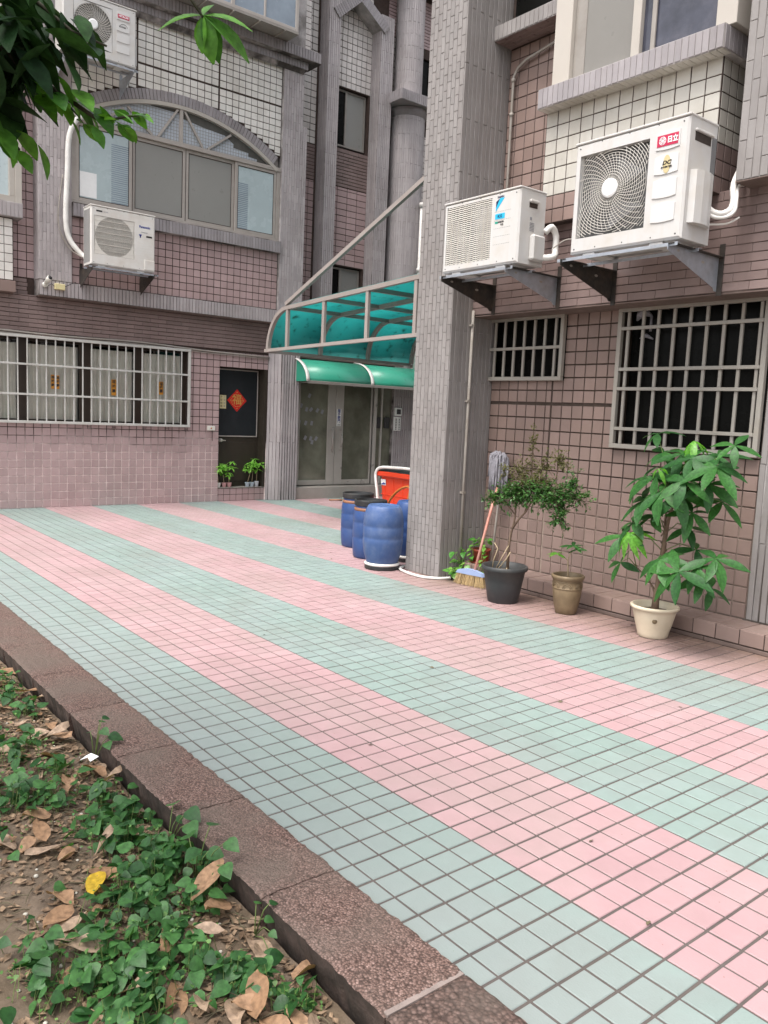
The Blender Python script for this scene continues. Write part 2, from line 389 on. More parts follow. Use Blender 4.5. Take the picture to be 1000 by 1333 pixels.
M['black_plastic'] = flat('black_plastic', (.02,.02,.021), .45)
M['hitachi_red'] = flat('badge_red', (.45,.01,.06), .4)
M['badge_white'] = flat('badge_white', (.8,.8,.8), .4)
M['gold'] = flat('badge_gold', (.55,.46,.25), .45)
M['cyan'] = flat('badge_cyan', (.02,.42,.68), .4)
M['navy'] = flat('badge_navy', (.01,.015,.06), .4)
M['blue_print'] = flat('blue_print', (.02,.04,.25), .4)
M['green_print'] = flat('green_print', (.01,.28,.20), .4)
M['pipe_white'] = pmat('pipe_white', (.72,.70,.67), .5, var=.06, ns=10, rnd=.02, dirt=(.4,.36,.3), da=.4, dsc=6, bump=.15)
M['pipe_grey'] = pmat('pipe_grey', (.33,.30,.27), .55, var=.1, ns=10, dirt=(.2,.15,.1), da=.4, dsc=6, bump=.1)
M['canopy_frame'] = pmat('canopy_frame', (.32,.28,.26), .45, var=.06, ns=8, dirt=(.18,.14,.12), da=.4, dsc=4, bump=.05)
M['soil'] = pmat('soil', (.115,.084,.056), .95, var=.3, ns=14, dirt=(.055,.038,.026), da=.8, dsc=5, bump=1.0, bs=60, c2=(.20,.15,.11), c2s=5)
M['ground_far'] = pmat('ground_far', (.16,.14,.11), .95, var=.2, ns=2, bump=.3)
M['black_pot'] = pmat('black_pot', (.042,.044,.046), .5, var=.15, ns=8, dirt=(.12,.11,.095), da=.35, dsc=6, bump=.1)
M['brown_pot'] = pmat('brown_pot', (.20,.145,.085), .42, var=.25, ns=12, dirt=(.08,.055,.035), da=.5, dsc=9, bump=.2)
M['cream_pot'] = pmat('cream_pot', (.62,.54,.41), .38, var=.04, ns=6, dirt=(.42,.33,.2), da=.35, dsc=5, bump=.05)
M['red_pot'] = pmat('red_pot', (.26,.05,.03), .35, var=.1, ns=8, dirt=(.15,.07,.04), da=.4, bump=.05)
M['barrel_blue'] = pmat('barrel_blue', (.030,.070,.205), .42, var=.12, ns=6, rnd=.02, dirt=(.09,.12,.21), da=.4, dsc=9, bump=.12, bs=40)
M['barrel_pale'] = pmat('barrel_pale', (.048,.095,.235), .48, var=.12, ns=6, rnd=.02, dirt=(.20,.24,.33), da=.4, dsc=9, streak=.3, bump=.12, bs=40)
M['rubber_black'] = pmat('rubber_black', (.022,.022,.024), .55, var=.2, ns=9, dirt=(.1,.085,.07), da=.4, dsc=7, bump=.1)
M['rust_band'] = pmat('rust_band', (.28,.13,.075), .6, var=.2, ns=14, dirt=(.12,.06,.04), da=.5, bump=.2)
M['tank_red'] = pmat('tank_red', (.72,.055,.018), .38, var=.05, ns=5, dirt=(.45,.05,.02), da=.3, bump=.05)
M['hose_orange'] = pmat('hose_orange', (.45,.14,.03), .45, var=.15, ns=8, bump=.05)
M['wood'] = pmat('wood', (.16,.10,.06), .8, var=.2, ns=12, dirt=(.07,.045,.03), da=.5, dsc=9, bump=.6, bs=90)
M['bark'] = pmat('bark', (.17,.115,.08), .85, var=.25, ns=22, dirt=(.07,.05,.035), da=.6, dsc=16, bump=.8, bs=90)
M['twig'] = pmat('twig', (.12,.10,.06), .8, var=.2, ns=20, bump=.4)
M['stem_green'] = pmat('stem_green', (.12,.17,.05), .6, var=.2, ns=20, bump=.1)
M['pale_twig'] = pmat('pale_twig', (.36,.28,.18), .8, var=.2, ns=20, bump=.4)
M['handle_pink'] = pmat('handle_pink', (.52,.23,.18), .5, var=.15, ns=10, dirt=(.5,.42,.36), da=.5, dsc=6, bump=.1)
M['mop_cloth'] = pmat('mop_cloth', (.26,.25,.275), .95, var=.25, ns=25, dirt=(.1,.09,.1), da=.5, dsc=12, bump=.6)
M['bristle'] = pmat('bristle', (.42,.30,.15), .85, var=.3, ns=60, bump=.5)
M['broom_blue'] = flat('broom_blue', (.28,.36,.56), .4)
M['leaf_money'] = leafmat('leaf_money', (.020,.078,.02), (.04,.135,.028), .22, .46, spec=.3)
M['leaf_money_young'] = leafmat('leaf_money_young', (.10,.30,.03), (.14,.36,.05), .4, .38)
M['leaf_shrub'] = leafmat('leaf_shrub', (.035,.10,.026), (.08,.19,.05), .25, .4)
M['leaf_olive'] = leafmat('leaf_olive', (.09,.10,.03), (.13,.12,.05), .25, .5)
M['leaf_pothos'] = leafmat('leaf_pothos', (.05,.20,.03), (.20,.38,.07), .3, .35)
M['leaf_tree'] = leafmat('leaf_tree', (.009,.026,.010), (.028,.072,.02), .15, .6, spec=.12)  # backlit shade put into the leaf colour by darkening it
M['leaf_tree_light'] = leafmat('leaf_tree_light', (.035,.12,.018), (.10,.25,.035), .35, .45, spec=.25)
M['leaf_ground'] = leafmat('leaf_ground', (.020,.075,.020), (.062,.17,.045), .25, .45)
M['leaf_ground_light'] = leafmat('leaf_ground_light', (.10,.22,.06), (.15,.27,.08), .3, .5)
M['leaf_dead'] = leafmat('leaf_dead', (.36,.225,.14), (.25,.145,.08), .12, .65, spec=.25)
M['leaf_dead_pale'] = leafmat('leaf_dead_pale', (.40,.29,.215), (.33,.235,.165), .12, .7, spec=.2)
M['leaf_yellow'] = leafmat('leaf_yellow', (.50,.33,.03), (.50,.33,.03), .2, .5, spec=.3)
M['seedling'] = leafmat('seedling', (.16,.42,.05), (.25,.5,.09), .35, .45)
M['paper_white'] = flat('paper_white', (.78,.78,.75), .8)
M['paper_cream'] = flat('paper_cream', (.66,.58,.32), .8)
M['paper_orange'] = flat('paper_orange', (.60,.26,.03), .7)
M['paper_red'] = pmat('paper_red', (.60,.025,.02), .5, var=.2, ns=30, bump=.1)
M['ink'] = flat('ink', (.02,.015,.015), .7)
M['ink_grey'] = flat('ink_grey', (.25,.25,.27), .7)
M['gold_ink'] = flat('gold_ink', (.62,.36,.09), .4, metal=.2)
M['door_dark'] = pmat('door_dark', (.018,.021,.024), .45, var=.2, ns=6, bump=.15, bs=200)
M['door_brown'] = pmat('door_brown', (.035,.028,.02), .5, var=.15, ns=6, bump=.1)
M['plug_white'] = flat('plug_white', (.68,.66,.60), .5)
M['pebble_pale'] = flat('pebble_pale', (.5,.47,.4), .8)

# canopy polycarbonate: tinted sheet that light comes through
def poly_mat(name, c, tr=.55, rough=.3, dirt=(.05,.12,.10)):
    m, n, b = new(name); L = n.links
    geo = n.nodes.new('ShaderNodeNewGeometry'); no = n.nodes.new('ShaderNodeTexNoise'); no.inputs['Scale'].default_value = 9; no.inputs['Detail'].default_value = 8; L.new(geo.outputs['Position'], no.inputs['Vector'])
    mr = n.nodes.new('ShaderNodeMapRange'); mr.inputs[1].default_value = .6; mr.inputs[2].default_value = .72; mr.inputs[3].default_value = 0; mr.inputs[4].default_value = .8; L.new(no.outputs[0], mr.inputs[0])
    mx = n.nodes.new('ShaderNodeMix'); mx.data_type = 'RGBA'; mx.inputs[6].default_value = (*c, 1); mx.inputs[7].default_value = (*dirt, 1); L.new(mr.outputs[0], mx.inputs[0])
    L.new(mx.outputs[2], b.inputs['Base Color']); b.inputs['Roughness'].default_value = rough
    t = n.nodes.new('ShaderNodeBsdfTranslucent'); L.new(mx.outputs[2], t.inputs[0])
    ms = n.nodes.new('ShaderNodeMixShader'); ms.inputs[0].default_value = tr
    L.new(b.outputs[0], ms.inputs[1]); L.new(t.outputs[0], ms.inputs[2]); L.new(ms.outputs[0], n.nodes['Material Output'].inputs[0]); return m
M['canopy_sheet'] = poly_mat('canopy_sheet', (.11,.47,.46), .78)
M['awning_sheet'] = poly_mat('awning_sheet', (.055,.40,.27), .25, .28, dirt=(.04,.25,.17))
# washed-pebble kerb
def kerb_mat(name='washed_pebble', sc=150, k=1.0):
    m, n, b = new(name); L = n.links
    geo = n.nodes.new('ShaderNodeNewGeometry'); vo = n.nodes.new('ShaderNodeTexVoronoi'); vo.inputs['Scale'].default_value = sc; L.new(geo.outputs['Position'], vo.inputs['Vector'])
    cr = n.nodes.new('ShaderNodeValToRGB'); L.new(vo.outputs['Color'], cr.inputs[0])
    cr.color_ramp.elements[0].color = (.13,.08,.065,1); cr.color_ramp.elements[1].color = (.40,.27,.235,1); e = cr.color_ramp.elements.new(.55); e.color = (.245,.155,.13,1)
    for e_ in cr.color_ramp.elements: e_.color = tuple(c_*k for c_ in e_.color[:3]) + (1,)
    mr = n.nodes.new('ShaderNodeMapRange'); mr.inputs[1].default_value = .25; mr.inputs[2].default_value = .75; mr.inputs[3].default_value = 1; mr.inputs[4].default_value = .35; L.new(vo.outputs['Distance'], mr.inputs[0])
    no = n.nodes.new('ShaderNodeTexNoise'); no.inputs['Scale'].default_value = 3.5; no.inputs['Detail'].default_value = 7; L.new(geo.outputs['Position'], no.inputs['Vector'])
    m2 = n.nodes.new('ShaderNodeMapRange'); m2.inputs[1].default_value = .4; m2.inputs[2].default_value = .66; m2.inputs[3].default_value = 0; m2.inputs[4].default_value = .75; L.new(no.outputs[0], m2.inputs[0])
    vm = n.nodes.new('ShaderNodeVectorMath'); vm.operation = 'SCALE'; L.new(cr.outputs[0], vm.inputs[0]); L.new(mr.outputs[0], vm.inputs['Scale'])
    mx = n.nodes.new('ShaderNodeMix'); mx.data_type = 'RGBA'; L.new(m2.outputs[0], mx.inputs[0]); L.new(vm.outputs[0], mx.inputs[6]); mx.inputs[7].default_value = (.16*k,.125*k,.105*k,1)
    L.new(mx.outputs[2], b.inputs['Base Color']); b.inputs['Roughness'].default_value = .8; b.inputs['Specular IOR Level'].default_value = .3
    iv = n.nodes.new('ShaderNodeMath'); iv.operation = 'SUBTRACT'; iv.inputs[0].default_value = 1; L.new(vo.outputs['Distance'], iv.inputs[1])
    bp = n.nodes.new('ShaderNodeBump'); bp.inputs['Strength'].default_value = .9; bp.inputs['Distance'].default_value = .004; L.new(iv.outputs[0], bp.inputs['Height']); L.new(bp.outputs[0], b.inputs['Normal'])
    return m
M['kerb'] = kerb_mat(k=.86)
M['kerb_coarse'] = kerb_mat('coarse_pebble', 95, .6)
M['kerb_dull'] = kerb_mat('dull_pebble', 170, .76)
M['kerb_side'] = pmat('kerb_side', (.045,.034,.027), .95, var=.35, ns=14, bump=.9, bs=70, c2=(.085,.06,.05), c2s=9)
M['kerb_joint'] = pmat('kerb_joint', (.26,.21,.19), .9, var=.2, ns=12, bump=.5)

# text as flat mesh lettering
def text(s_, size, W, mat, parent, name='lettering', ax='LEFT', shear=0, bold=0, ext=.0006, sx=1):
    cu = bpy.data.curves.new(name, 'FONT'); cu.body = s_; cu.size = size; cu.align_x = ax; cu.align_y = 'CENTER'; cu.shear = shear; cu.offset = bold; cu.extrude = ext; cu.resolution_u = 2
    tmp = bpy.data.objects.new('tmp_text', cu); col.objects.link(tmp)
    dg = bpy.context.evaluated_depsgraph_get(); me = bpy.data.meshes.new_from_object(tmp.evaluated_get(dg))
    bpy.data.objects.remove(tmp); bpy.data.curves.remove(cu)
    if sx != 1: me.transform(Matrix.Diagonal((sx, 1, 1, 1)))
    me.materials.clear(); me.materials.append(mat)
    o = bpy.data.objects.new(name, me); place(o, W, parent); return o
def TF(x, y, z): return Matrix(((1,0,0,x),(0,0,-1,y),(0,1,0,z),(0,0,0,1)))    # lettering facing -y

# =================================================================== GROUND
P = 0.11
PJ = .0075
g = MB(); g.quad((-300,-300,-.32),(300,-300,-.32),(300,300,-.32),(-300,300,-.32)); g.build('ground', M['ground_far'], kind='structure')
pav = bpy.data.objects.new('paving', None); place(pav, I4, None); tag(pav, kind='structure')
bed = MB(); bed.box(-10.6, 3.2, -.54, 12, -.30, -.0035); bed.build('paving_bed', M['paving_joint'], pav)
rects = []
for iv in range(-5, 76):
    v0, v1 = iv*P, iv*P+P
    if iv == -5: v0 = -.56
    for iu in range(-94, 29):
        u0, u1 = iu*P, iu*P+P
        if iv >= 31 and iu > -37: continue
        if iv >= 34 and iu > -42: continue
        rects.append((u0+.0048, u1-.0048, v0+.0047, v1-.0047))
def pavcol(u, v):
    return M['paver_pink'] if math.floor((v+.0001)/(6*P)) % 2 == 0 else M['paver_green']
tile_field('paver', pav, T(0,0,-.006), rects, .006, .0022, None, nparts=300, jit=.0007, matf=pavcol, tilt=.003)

# kerb of washed-pebble blocks
def kerb_block(name, x0, x1, lab):
    mb = MB(); n = 40; m = 16; top = {}
    V = []; F = []
    for i in range(n+1):
        for j in range(m+1):
            x = x0 + (x1-x0)*i/n; y = -.795 + .275*j/m
            e = 0
            if j in (0, m): e = noise.noise(Vector((x*38, y*20, 3)))*.007
            zz = .02 + noise.noise(Vector((x*45, y*45, 0)))*.004 + noise.noise(Vector((x*9, y*9, 3)))*.004 - (.006 if j in (0, m) else 0) - (.004 if i in (0, n) else 0)
            V.append((x + (noise.noise(Vector((y*40, x*9, 5)))*.004 if i in (0, n) else 0), y+e, zz))
    id_ = lambda i, j: i*(m+1)+j
    for i in range(n):
        for j in range(m): F.append((id_(i,j), id_(i+1,j), id_(i+1,j+1), id_(i,j+1)))
    b = len(V)
    for i in range(n+1):
        for j, (dz, k) in enumerate(((-.05, .012), (-.2, .05))):
            p = V[id_(i,0)]; V.append((p[0], p[1]+k+noise.noise(Vector((p[0]*25, dz*30, 0)))*.009, dz))
    for i in range(n):
        a = b + i*2
        F.append((id_(i,0), a, a+2, id_(i+1,0))); F.append((a, a+1, a+3, a+2))
    b2 = len(V)
    for i in range(n+1): p = V[id_(i,m)]; V.append((p[0], p[1], -.02))
    for i in range(n): F.append((id_(i,m), id_(i+1,m), b2+i+1, b2+i))
    for e, i in ((0, 0), (1, n)):
        b3 = len(V)
        for j in range(m+1): p = V[id_(i,j)]; V.append((p[0], p[1], -.2))
        for j in range(m):
            q = (id_(i,j), id_(i,j+1), b3+j+1, b3+j); F.append(q if e == 0 else q[::-1])
    mb.add(V, F, False)
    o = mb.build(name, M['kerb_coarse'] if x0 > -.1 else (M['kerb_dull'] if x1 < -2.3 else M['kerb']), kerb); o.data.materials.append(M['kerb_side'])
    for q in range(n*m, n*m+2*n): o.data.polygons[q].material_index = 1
    return o
kerb = bpy.data.objects.new('kerb', None); place(kerb, I4, None); tag(kerb, kind='structure')
x = 2.35; 
while x > -9.8:
    kerb_block('kerb_block', x-.594, x, None); x -= .6
mk = MB(); mk.box(-.060, -.044, -.788, -.528, .0, .0185); mk.build('mortar_line', M['kerb_joint'], kerb)
mj = MB(); mj.box(-9.85, 2.35, -.745, -.532, -.1, .010); mj.build('kerb_mortar', M['kerb_joint'], kerb)

# soil bed in front of the kerb
def soil_z(x, y):
    d = min(1, max(0, (-.80 - y)/.35))
    return -.082 + .022*d + noise.noise(Vector((x*2.3, y*2.3, 1)))*.025 + noise.noise(Vector((x*9, y*9, 4)))*.010 + noise.noise(Vector((x*34, y*34, 9)))*.005
mb = MB(); V = []; F = []
xs = [-12 + i*.25 for i in range(28)] + [-5 + i*.022 for i in range(int(6.2/.022))] + [1.25 + i*.25 for i in range(12)]
ys = [-.79 - i*.022 for i in range(int(1.2/.022))] + [-2.02 - i*.25 for i in range(18)]
for x in xs:
    for y in ys: V.append((x, y, soil_z(x, y)))
ny = len(ys)
for i in range(len(xs)-1):
    for j in range(ny-1): F.append((i*ny+j, i*ny+j+1, (i+1)*ny+j+1, (i+1)*ny+j))
mb.add(V, F, True); mb.build('soil', M['soil'], kind='structure')

# =================================================================== LEFT BUILDING (bay window)
LB = thing('apartment_building', 'pink tiled left building with an arched bay window above a barred window', 'building', T(-10.3, 2, 0))
XW, XB = -10.23, -10.11
# openings on the ground wall
H_win = (-.35, 3.42, 1.165, 2.30); H_door = (3.945, 4.79, -.1, 2.10)
gw = slabs(FL(XW), cut([(-6, 4.96, -.3, 2.84)], [H_win, H_door]), -.22, -.004)
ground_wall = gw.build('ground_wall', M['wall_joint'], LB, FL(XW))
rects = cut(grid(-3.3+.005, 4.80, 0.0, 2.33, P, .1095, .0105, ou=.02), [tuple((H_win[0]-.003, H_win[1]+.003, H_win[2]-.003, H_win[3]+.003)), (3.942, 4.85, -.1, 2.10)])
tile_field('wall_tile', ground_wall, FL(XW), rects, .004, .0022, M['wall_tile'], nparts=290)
# brown band of long tiles under the bay
rects = grid(-3.3, 4.83, 2.36, 2.84, .24, .0575, .0075, stag=.5, gu=.003)
tile_field('band_tile', ground_wall, FL(XW), rects, .006, .002, M['band_tile'], nparts=60)
rects = grid(-3.3, 1.15, 2.84, 3.05, .24, .0525, .0075, stag=.5, gu=.003)
# upper wall left of the bay
uw = slabs(FL(-10.30), [(-6, 1.5, 2.84, 9)], -.2, -.004)
upper_wall = uw.build('upper_wall', M['wall_joint_dark'], LB, FL(-10.30))
tile_field('wall_tile', upper_wall, FL(-10.30), grid(-1.5, 1.27, 3.06, 7.2, P, P, .009), .004, .0022, M['wall_tile'], nparts=0)
tile_field('band_tile', upper_wall, FL(-10.30), rects, .006, .002, M['band_tile'], nparts=0)
# backs and roof closing the volume
cl = MB(); cl.box(-10.5, -10.23, -6.2, -6, -.3, 9); cl.box(-14, -10.2, -6.2, 12, 9, 9.15); cl.box(-14, -13.8, -6.2, 12, -.3, 9); cl.box(-14, -10.5, -6.2, -6.0, -.3, 9); cl.box(-14,-10.3, 12, 12.2, -.3, 9)
cl.build('outer_shell', M['wall_joint_dark'], LB)
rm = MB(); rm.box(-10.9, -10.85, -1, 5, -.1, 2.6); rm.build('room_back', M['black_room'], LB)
# door step
ds = slabs(FL(-10.25), [(3.945, 4.80, -.05, .205)], -.35, .0); step = ds.build('door_step', M['wall_joint_dark'], LB, FL(-10.25))
tile_field('step_tile', step, FL(-10.25), grid(3.95, 4.80, 0, .2, P, .1, .008), .005, .002, M['wall_tile'], nparts=16)
sb = MB(); sb.cbox(-10.47, -10.235, 3.948, 4.80, .2055, .215, .003); sb.build('step_slab', M['step_stone'], step)
# the black front door
fd = MB(); fd.box(-10.44, -10.40, 3.95, 4.735, .215, 2.10)
door = fd.build('front_door', M['door_brown'], LB)
dp = MB(); dp.cbox(-10.398, -10.392, 4.0, 4.70, 1.03, 2.06, .002); dp.build('upper_panel', M['door_dark'], door)
fr = MB()
for a in ((3.985, 4.715, 1.012, 1.03), (3.985, 4.715, 2.06, 2.078), (3.985, 4.0, 1.03, 2.06), (4.70, 4.715, 1.03, 2.06)): fr.cbox(-10.397, -10.386, a[0], a[1], a[2], a[3], .002)
fr.build('panel_trim', M['alu'], door)
lp = MB(); lp.cbox(-10.399, -10.39, 4.02, 4.69, .30, .93, .003); lp.build('lower_panel', M['door_brown'], door)
kn = MB(); kn.tube([(-10.395, 4.055, .955), (-10.34, 4.055, .955)], .028, 12); kn.lathe([(.0,-.0),(.022,.0),(.030,.012),(.026,.03),(.0,.036)], 14); 
kn = MB(); kn.tube([(-10.399,4.055,.955),(-10.375,4.055,.955),(-10.372,4.055,.955),(-10.35,4.055,.955),(-10.338,4.055,.955)], [.03,.03,.012,.026,.020], 14); kn.tube([(-10.35,4.055,.955),(-10.35,4.13,.95)], .009, 8)
kn.build('handle', M['steel'], door)
jb = MB(); jb.box(-10.43, -10.232, 4.737, 4.788, .215, 2.10); jb.box(-10.44, -10.26, 3.945, 4.79, 2.103, 2.16); jb.box(-10.5, -10.45, 3.9, 4.95, 0, 2.3); jb.build('door_frame', M['door_brown'], LB)

# window behind the bars, with curtains
wf = MB()
XI = -10.335
for a, b in ((-.40,-.30), (1.02,1.14), (1.835,1.985), (2.62,2.725), (3.355,3.42)): wf.box(XI-.03, XI+.02, a, b, 1.165, 2.30)
wf.box(XI-.03, XI+.015, -.35, 3.42, 1.165, 1.205); wf.box(XI-.03, XI+.015, -.35, 3.42, 2.25, 2.30)
window = wf.build('window', M['brown_frame'], LB)
for a, b in ((-.30,1.02), (1.14,1.835), (1.985,2.62), (2.725,3.355)):
    p = MB(); p.box(XI-.006, XI, a, b, 1.205, 2.25); p.build('pane', M['clear_glass'], window)
    c = MB(); n = int((b-a)/.012); V = []; F = []
    for i in range(n+1):
        y = a+.004 + (b-a-.008)*i/n
        d = math.sin(y*2*math.pi/.098 + math.sin(y*7)*.8)*.024 + noise.noise(Vector((y*6, a, 0)))*.012
        for k, z in enumerate((1.19, 1.5, 1.9, 2.21)): V.append((XI-.032+d*.8*(1-.15*k/3), y + .004*math.sin(k*2+y*9), z))
    for i in range(n):
        for k in range(3): F.append((i*4+k, (i+1)*4+k, (i+1)*4+k+1, i*4+k+1))
    c.add(V, F, True); c.build('curtain', M['curtain'], window)
# strips of orange paper on the glass
for i, (y0, y1, z0, z1, lab) in enumerate(((1.455,1.50,1.625,1.815,'orange brush-written strip on the left pane, left one of the close pair'),
        (1.525,1.565,1.625,1.81,'orange brush-written strip on the left pane, right one of the close pair'),
        (2.29,2.36,1.575,1.80,'orange paper strip with black brush writing on the middle curtained pane'),
        (3.005,3.07,1.62,1.81,'orange brush-written strip on the right pane, nearest the end of the bars'))):
    pp = MB(); pp.box(XI+.0025, XI+.0035, y0, y1, z0, z1)
    t = pp.build('paper_strip', M['paper_orange'], None, label=lab, cat='paper strip')
    for k, ch in enumerate('福祿壽'):
        W = Matrix(((0,0,1,XI+.004),(1,0,0,(y0+y1)/2),(0,1,0,z1-.035-k*(z1-z0-.03)/3),(0,0,0,1)))
        text(ch, .055 if y1-y0 > .05 else .042, W, M['ink'], t, ax='CENTER', bold=.0012)

# security bars
gr = MB(); XG = -10.185
for a in ((-.35, 3.435, 2.275, 2.31), (-.35, 3.435, 1.15, 1.185)): gr.cbox(XG-.02, XG+.02, a[0], a[1], a[2], a[3], .003)
gr.cbox(XG-.02, XG+.02, 3.40, 3.436, 1.186, 2.274, .003)
wg = gr.build('window_grille', M['grille_white'], LB)
bm = MB(); bm.cbox(-.0085, .0085, -.0085, .0085, 0, 1.088, .003); bm = bm.mesh('bar', M['grille_white'])
y = 3.40-.108
while y > -.3:
    inst('bar', bm, T(XG, y, 1.186), wg); y -= .1213
for z in (1.93, 1.535):
    h = MB(); h.cbox(XG+.009, XG+.019, -.35, 3.399, z-.013, z+.013, .002); h.build('cross_bar', M['grille_white'], wg)
hk = MB()
for y in (1.9, 2.25, 2.7, 3.05, 3.35):
    for dy in (0, .05): hk.tube([(XG, y+dy, 1.15), (XG, y+dy, 1.10), (XG+.03, y+dy, 1.09)], .003, 6)
    hk.tube([(XG, y, 1.12), (XG, y+.05, 1.12)], .003, 6)
hk.build('wire_hook', M['rust_steel'], wg)

# ------------------------------------------------ bay
XP = -10.07
bb = MB()
bb.box(-10.30, XB-.004, 1.66, 4.85, 2.845, 3.905)          # lower panel
bb.box(-10.30, XB-.004, 1.66, 4.85, 5.155, 9)               # behind arch and upper panel is refined below
bay = MB(); bay.box(-10.30, XB-.004, 1.66, 4.85, 2.86, 3.905); bay_panel = bay.build('bay_panel', M['wall_joint_dark'], LB)
tile_field('bay_tile', bay_panel, FL(XB), grid(1.665, 4.845, 3.045, 3.90, P, .1065, .0105), .004, .0022, M['wall_tile'], nparts=200)
# ledge with upright strips
le = MB(); le.box(-10.30, XP-.006, 1.235, 4.955, 2.835, 3.04); ledge = le.build('bay_ledge', M['flute_joint'], LB)
tile_field('ledge_tile', ledge, FL(XP-.002), vgrid(1.24, 4.955, 2.84, 3.035, .05, .3, .008, 0), .006, .002, M['strip_tile_far'], nparts=0)
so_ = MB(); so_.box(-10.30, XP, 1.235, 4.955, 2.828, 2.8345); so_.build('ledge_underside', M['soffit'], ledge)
# piers
pm = MB(); pm.box(-10.30, XP+.0, 1.235, 1.655, 3.041, 9); pier = pm.build('pier', M['strip_joint'], LB)
tile_field('pier_tile', pier, FL(XP), vgrid(1.237, 1.653, 3.043, 7.6, .046, .24, .006), .006, .002, M['strip_tile_far'], nparts=60)
tile_field('pier_tile', pier, FB(1.235), vgrid(-10.298, -10.07, 3.043, 7.6, .046, .6, .004), .006, .002, M['strip_tile_far'])
pm = MB(); pm.box(-10.75, XP, 4.855, 5.22, 2.85, 9); pm.box(-10.75, XP, 5.2205, 5.30, 2.85, 5.9); pier2 = pm.build('pier', M['strip_joint'], LB)
tile_field('pier_tile', pier2, FL(XP), vgrid(4.857, 5.218, 3.043, 6.7, .045, .24, .006), .006, .002, M['strip_tile_far'], nparts=60)
tile_field('pier_tile', pier2, FL(XP), vgrid(5.222, 5.298, 3.043, 5.9, .038, .24, .006), .006, .002, M['strip_tile_far'])
# ground pillar beside the door, with a canted corner
pg = MB(); pg.prism([(-10.7,4.80),(-10.245,4.80),(-10.085,4.965),(-10.085,5.31),(-10.7,5.31)], -.05, 2.85, 'z')
pillar2 = pg.build('pillar', M['flute_joint'], LB)
tile_field('pillar_tile', pillar2, FL(-10.085), vgrid(4.967, 5.308, .0, 2.83, .048, 1.9, .016), .014, .003, M['strip_tile_far'], nparts=24)
dv = Vector((.16, .165, 0)).normalized(); nn = Vector((dv.y, -dv.x, 0))
tile_field('pillar_tile', pillar2, Fr((-10.245,4.80,0), tuple(dv), (0,0,1), tuple(nn)), vgrid(0, .228, 0, 2.83, .057, 1.9, .005), .005, .002, M['strip_tile_far'], nparts=6)
# sill
sl_ = MB(); sl_.box(-10.30, -10.03, 1.657, 4.853, 3.906, 4.085); sill = sl_.build('sill', M['flute_joint'], LB)
tile_field('sill_tile', sill, FL(-10.03), vgrid(1.66, 4.85, 3.909, 4.075, .05, .3, .007, 0), .006, .002, M['arch_tile'], nparts=64)
# ribbon window
XF = -10.13
wb = MB()
def fr_(a, b, c, d, t=0): wb.cbox(XF-.03, XF+.03+t, a, b, c, d, .003)
fr_(1.66, 4.85, 4.086, 4.13); fr_(1.66, 4.85, 5.14, 5.20, .01); fr_(1.66, 1.715, 4.131, 5.139); fr_(4.79, 4.85, 4.131, 5.139)
bw = wb.build('window', M['alu'], LB)
panes = ((1.716, 2.49, 'frosted_blue'), (2.49, 3.29, 'frosted'), (3.29, 4.075, 'frosted'), (4.075, 4.79, 'frosted_blue'))
for i, (a, b, mm) in enumerate(panes):
    off = -.012 if i in (1, 2) else .012
    s_ = MB()
    for q in ((a, a+.045, 4.132, 5.138), (b-.045, b, 4.132, 5.138), (a+.0455, b-.0455, 4.132, 4.175), (a+.0455, b-.0455, 5.095, 5.138)): s_.cbox(XF+off-.011, XF+off+.011, q[0], q[1], q[2], q[3], .002)
    sash = s_.build('sash', M['alu'], bw)
    s_ = MB()  # dark strips painted in as shadow lines round each pane
    for q in ((a+.046, a+.055, 4.176, 5.094), (b-.055, b-.046, 4.176, 5.094), (a+.056, b-.056, 4.176, 4.185), (a+.056, b-.056, 5.085, 5.094)): s_.box(XF+off+.003, XF+off+.007, q[0], q[1], q[2], q[3])
    s_.box(XF+off-.002, XF+off+.0135, b-.004, b+.004, 4.132, 5.138)
    s_.build('gasket', M['brown_frame'], bw)
    p = MB(); p.box(XF+off-.004, XF+off+.002, a+.044, b-.044, 4.17, 5.10); p.build('pane', M[mm], bw)
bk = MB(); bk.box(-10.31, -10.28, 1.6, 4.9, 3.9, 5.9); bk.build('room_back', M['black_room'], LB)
# ribbed part seen through the outer panes and the white note
for a, b in ((2.20, 2.445), (4.12, 4.30)):
    m_ = MB(); z = 4.19 
    while z < (4.95 if a < 3 else 4.85): m_.box(XF+.0145, XF+.0165, a, b, z, z+.012); z += .027
    m_.build('ribbed_film', M['blue_glass'], bw)
m_ = MB(); m_.box(XF+.0145, XF+.0165, 1.77, 2.0, 4.20, 4.52); m_.build('white_sheet', M['badge_white'], bw)
# arched top light: fan bars, mesh glass
AC_Y, AC_Z, AR_I, AR_O = 3.2, 3.02, 2.68, 2.825
def arc(r, n=48, half=1.6):
    a = math.asin(min(1, half/r)); return [(AC_Y + r*math.sin(-a+2*a*i/n), AC_Z + r*math.cos(-a+2*a*i/n)) for i in range(n+1)]
pl = [(y, z) for y, z in arc(AR_I-.05, 40, 1.5) if z > 5.2]
m_ = MB(); m_.prism([(pl[0][0], 5.2)] + pl + [(pl[-1][0], 5.2)], XF-.012, XF-.008, 'x'); m_.build('pane', M['mesh_glass'], bw)
m_ = MB()   # dark cloth stepped along the top of the arch
st = [(1.8,5.46),(2.15,5.46),(2.15,5.53),(2.5,5.53),(2.5,5.60),(2.95,5.60),(3.18,5.60),(3.18,5.55),(3.55,5.50),(3.9,5.47),(4.05,5.38),(4.05,5.33),(4.3,5.31),(4.3,5.26),(4.45,5.25),(4.45,5.2),(4.72,5.2)]
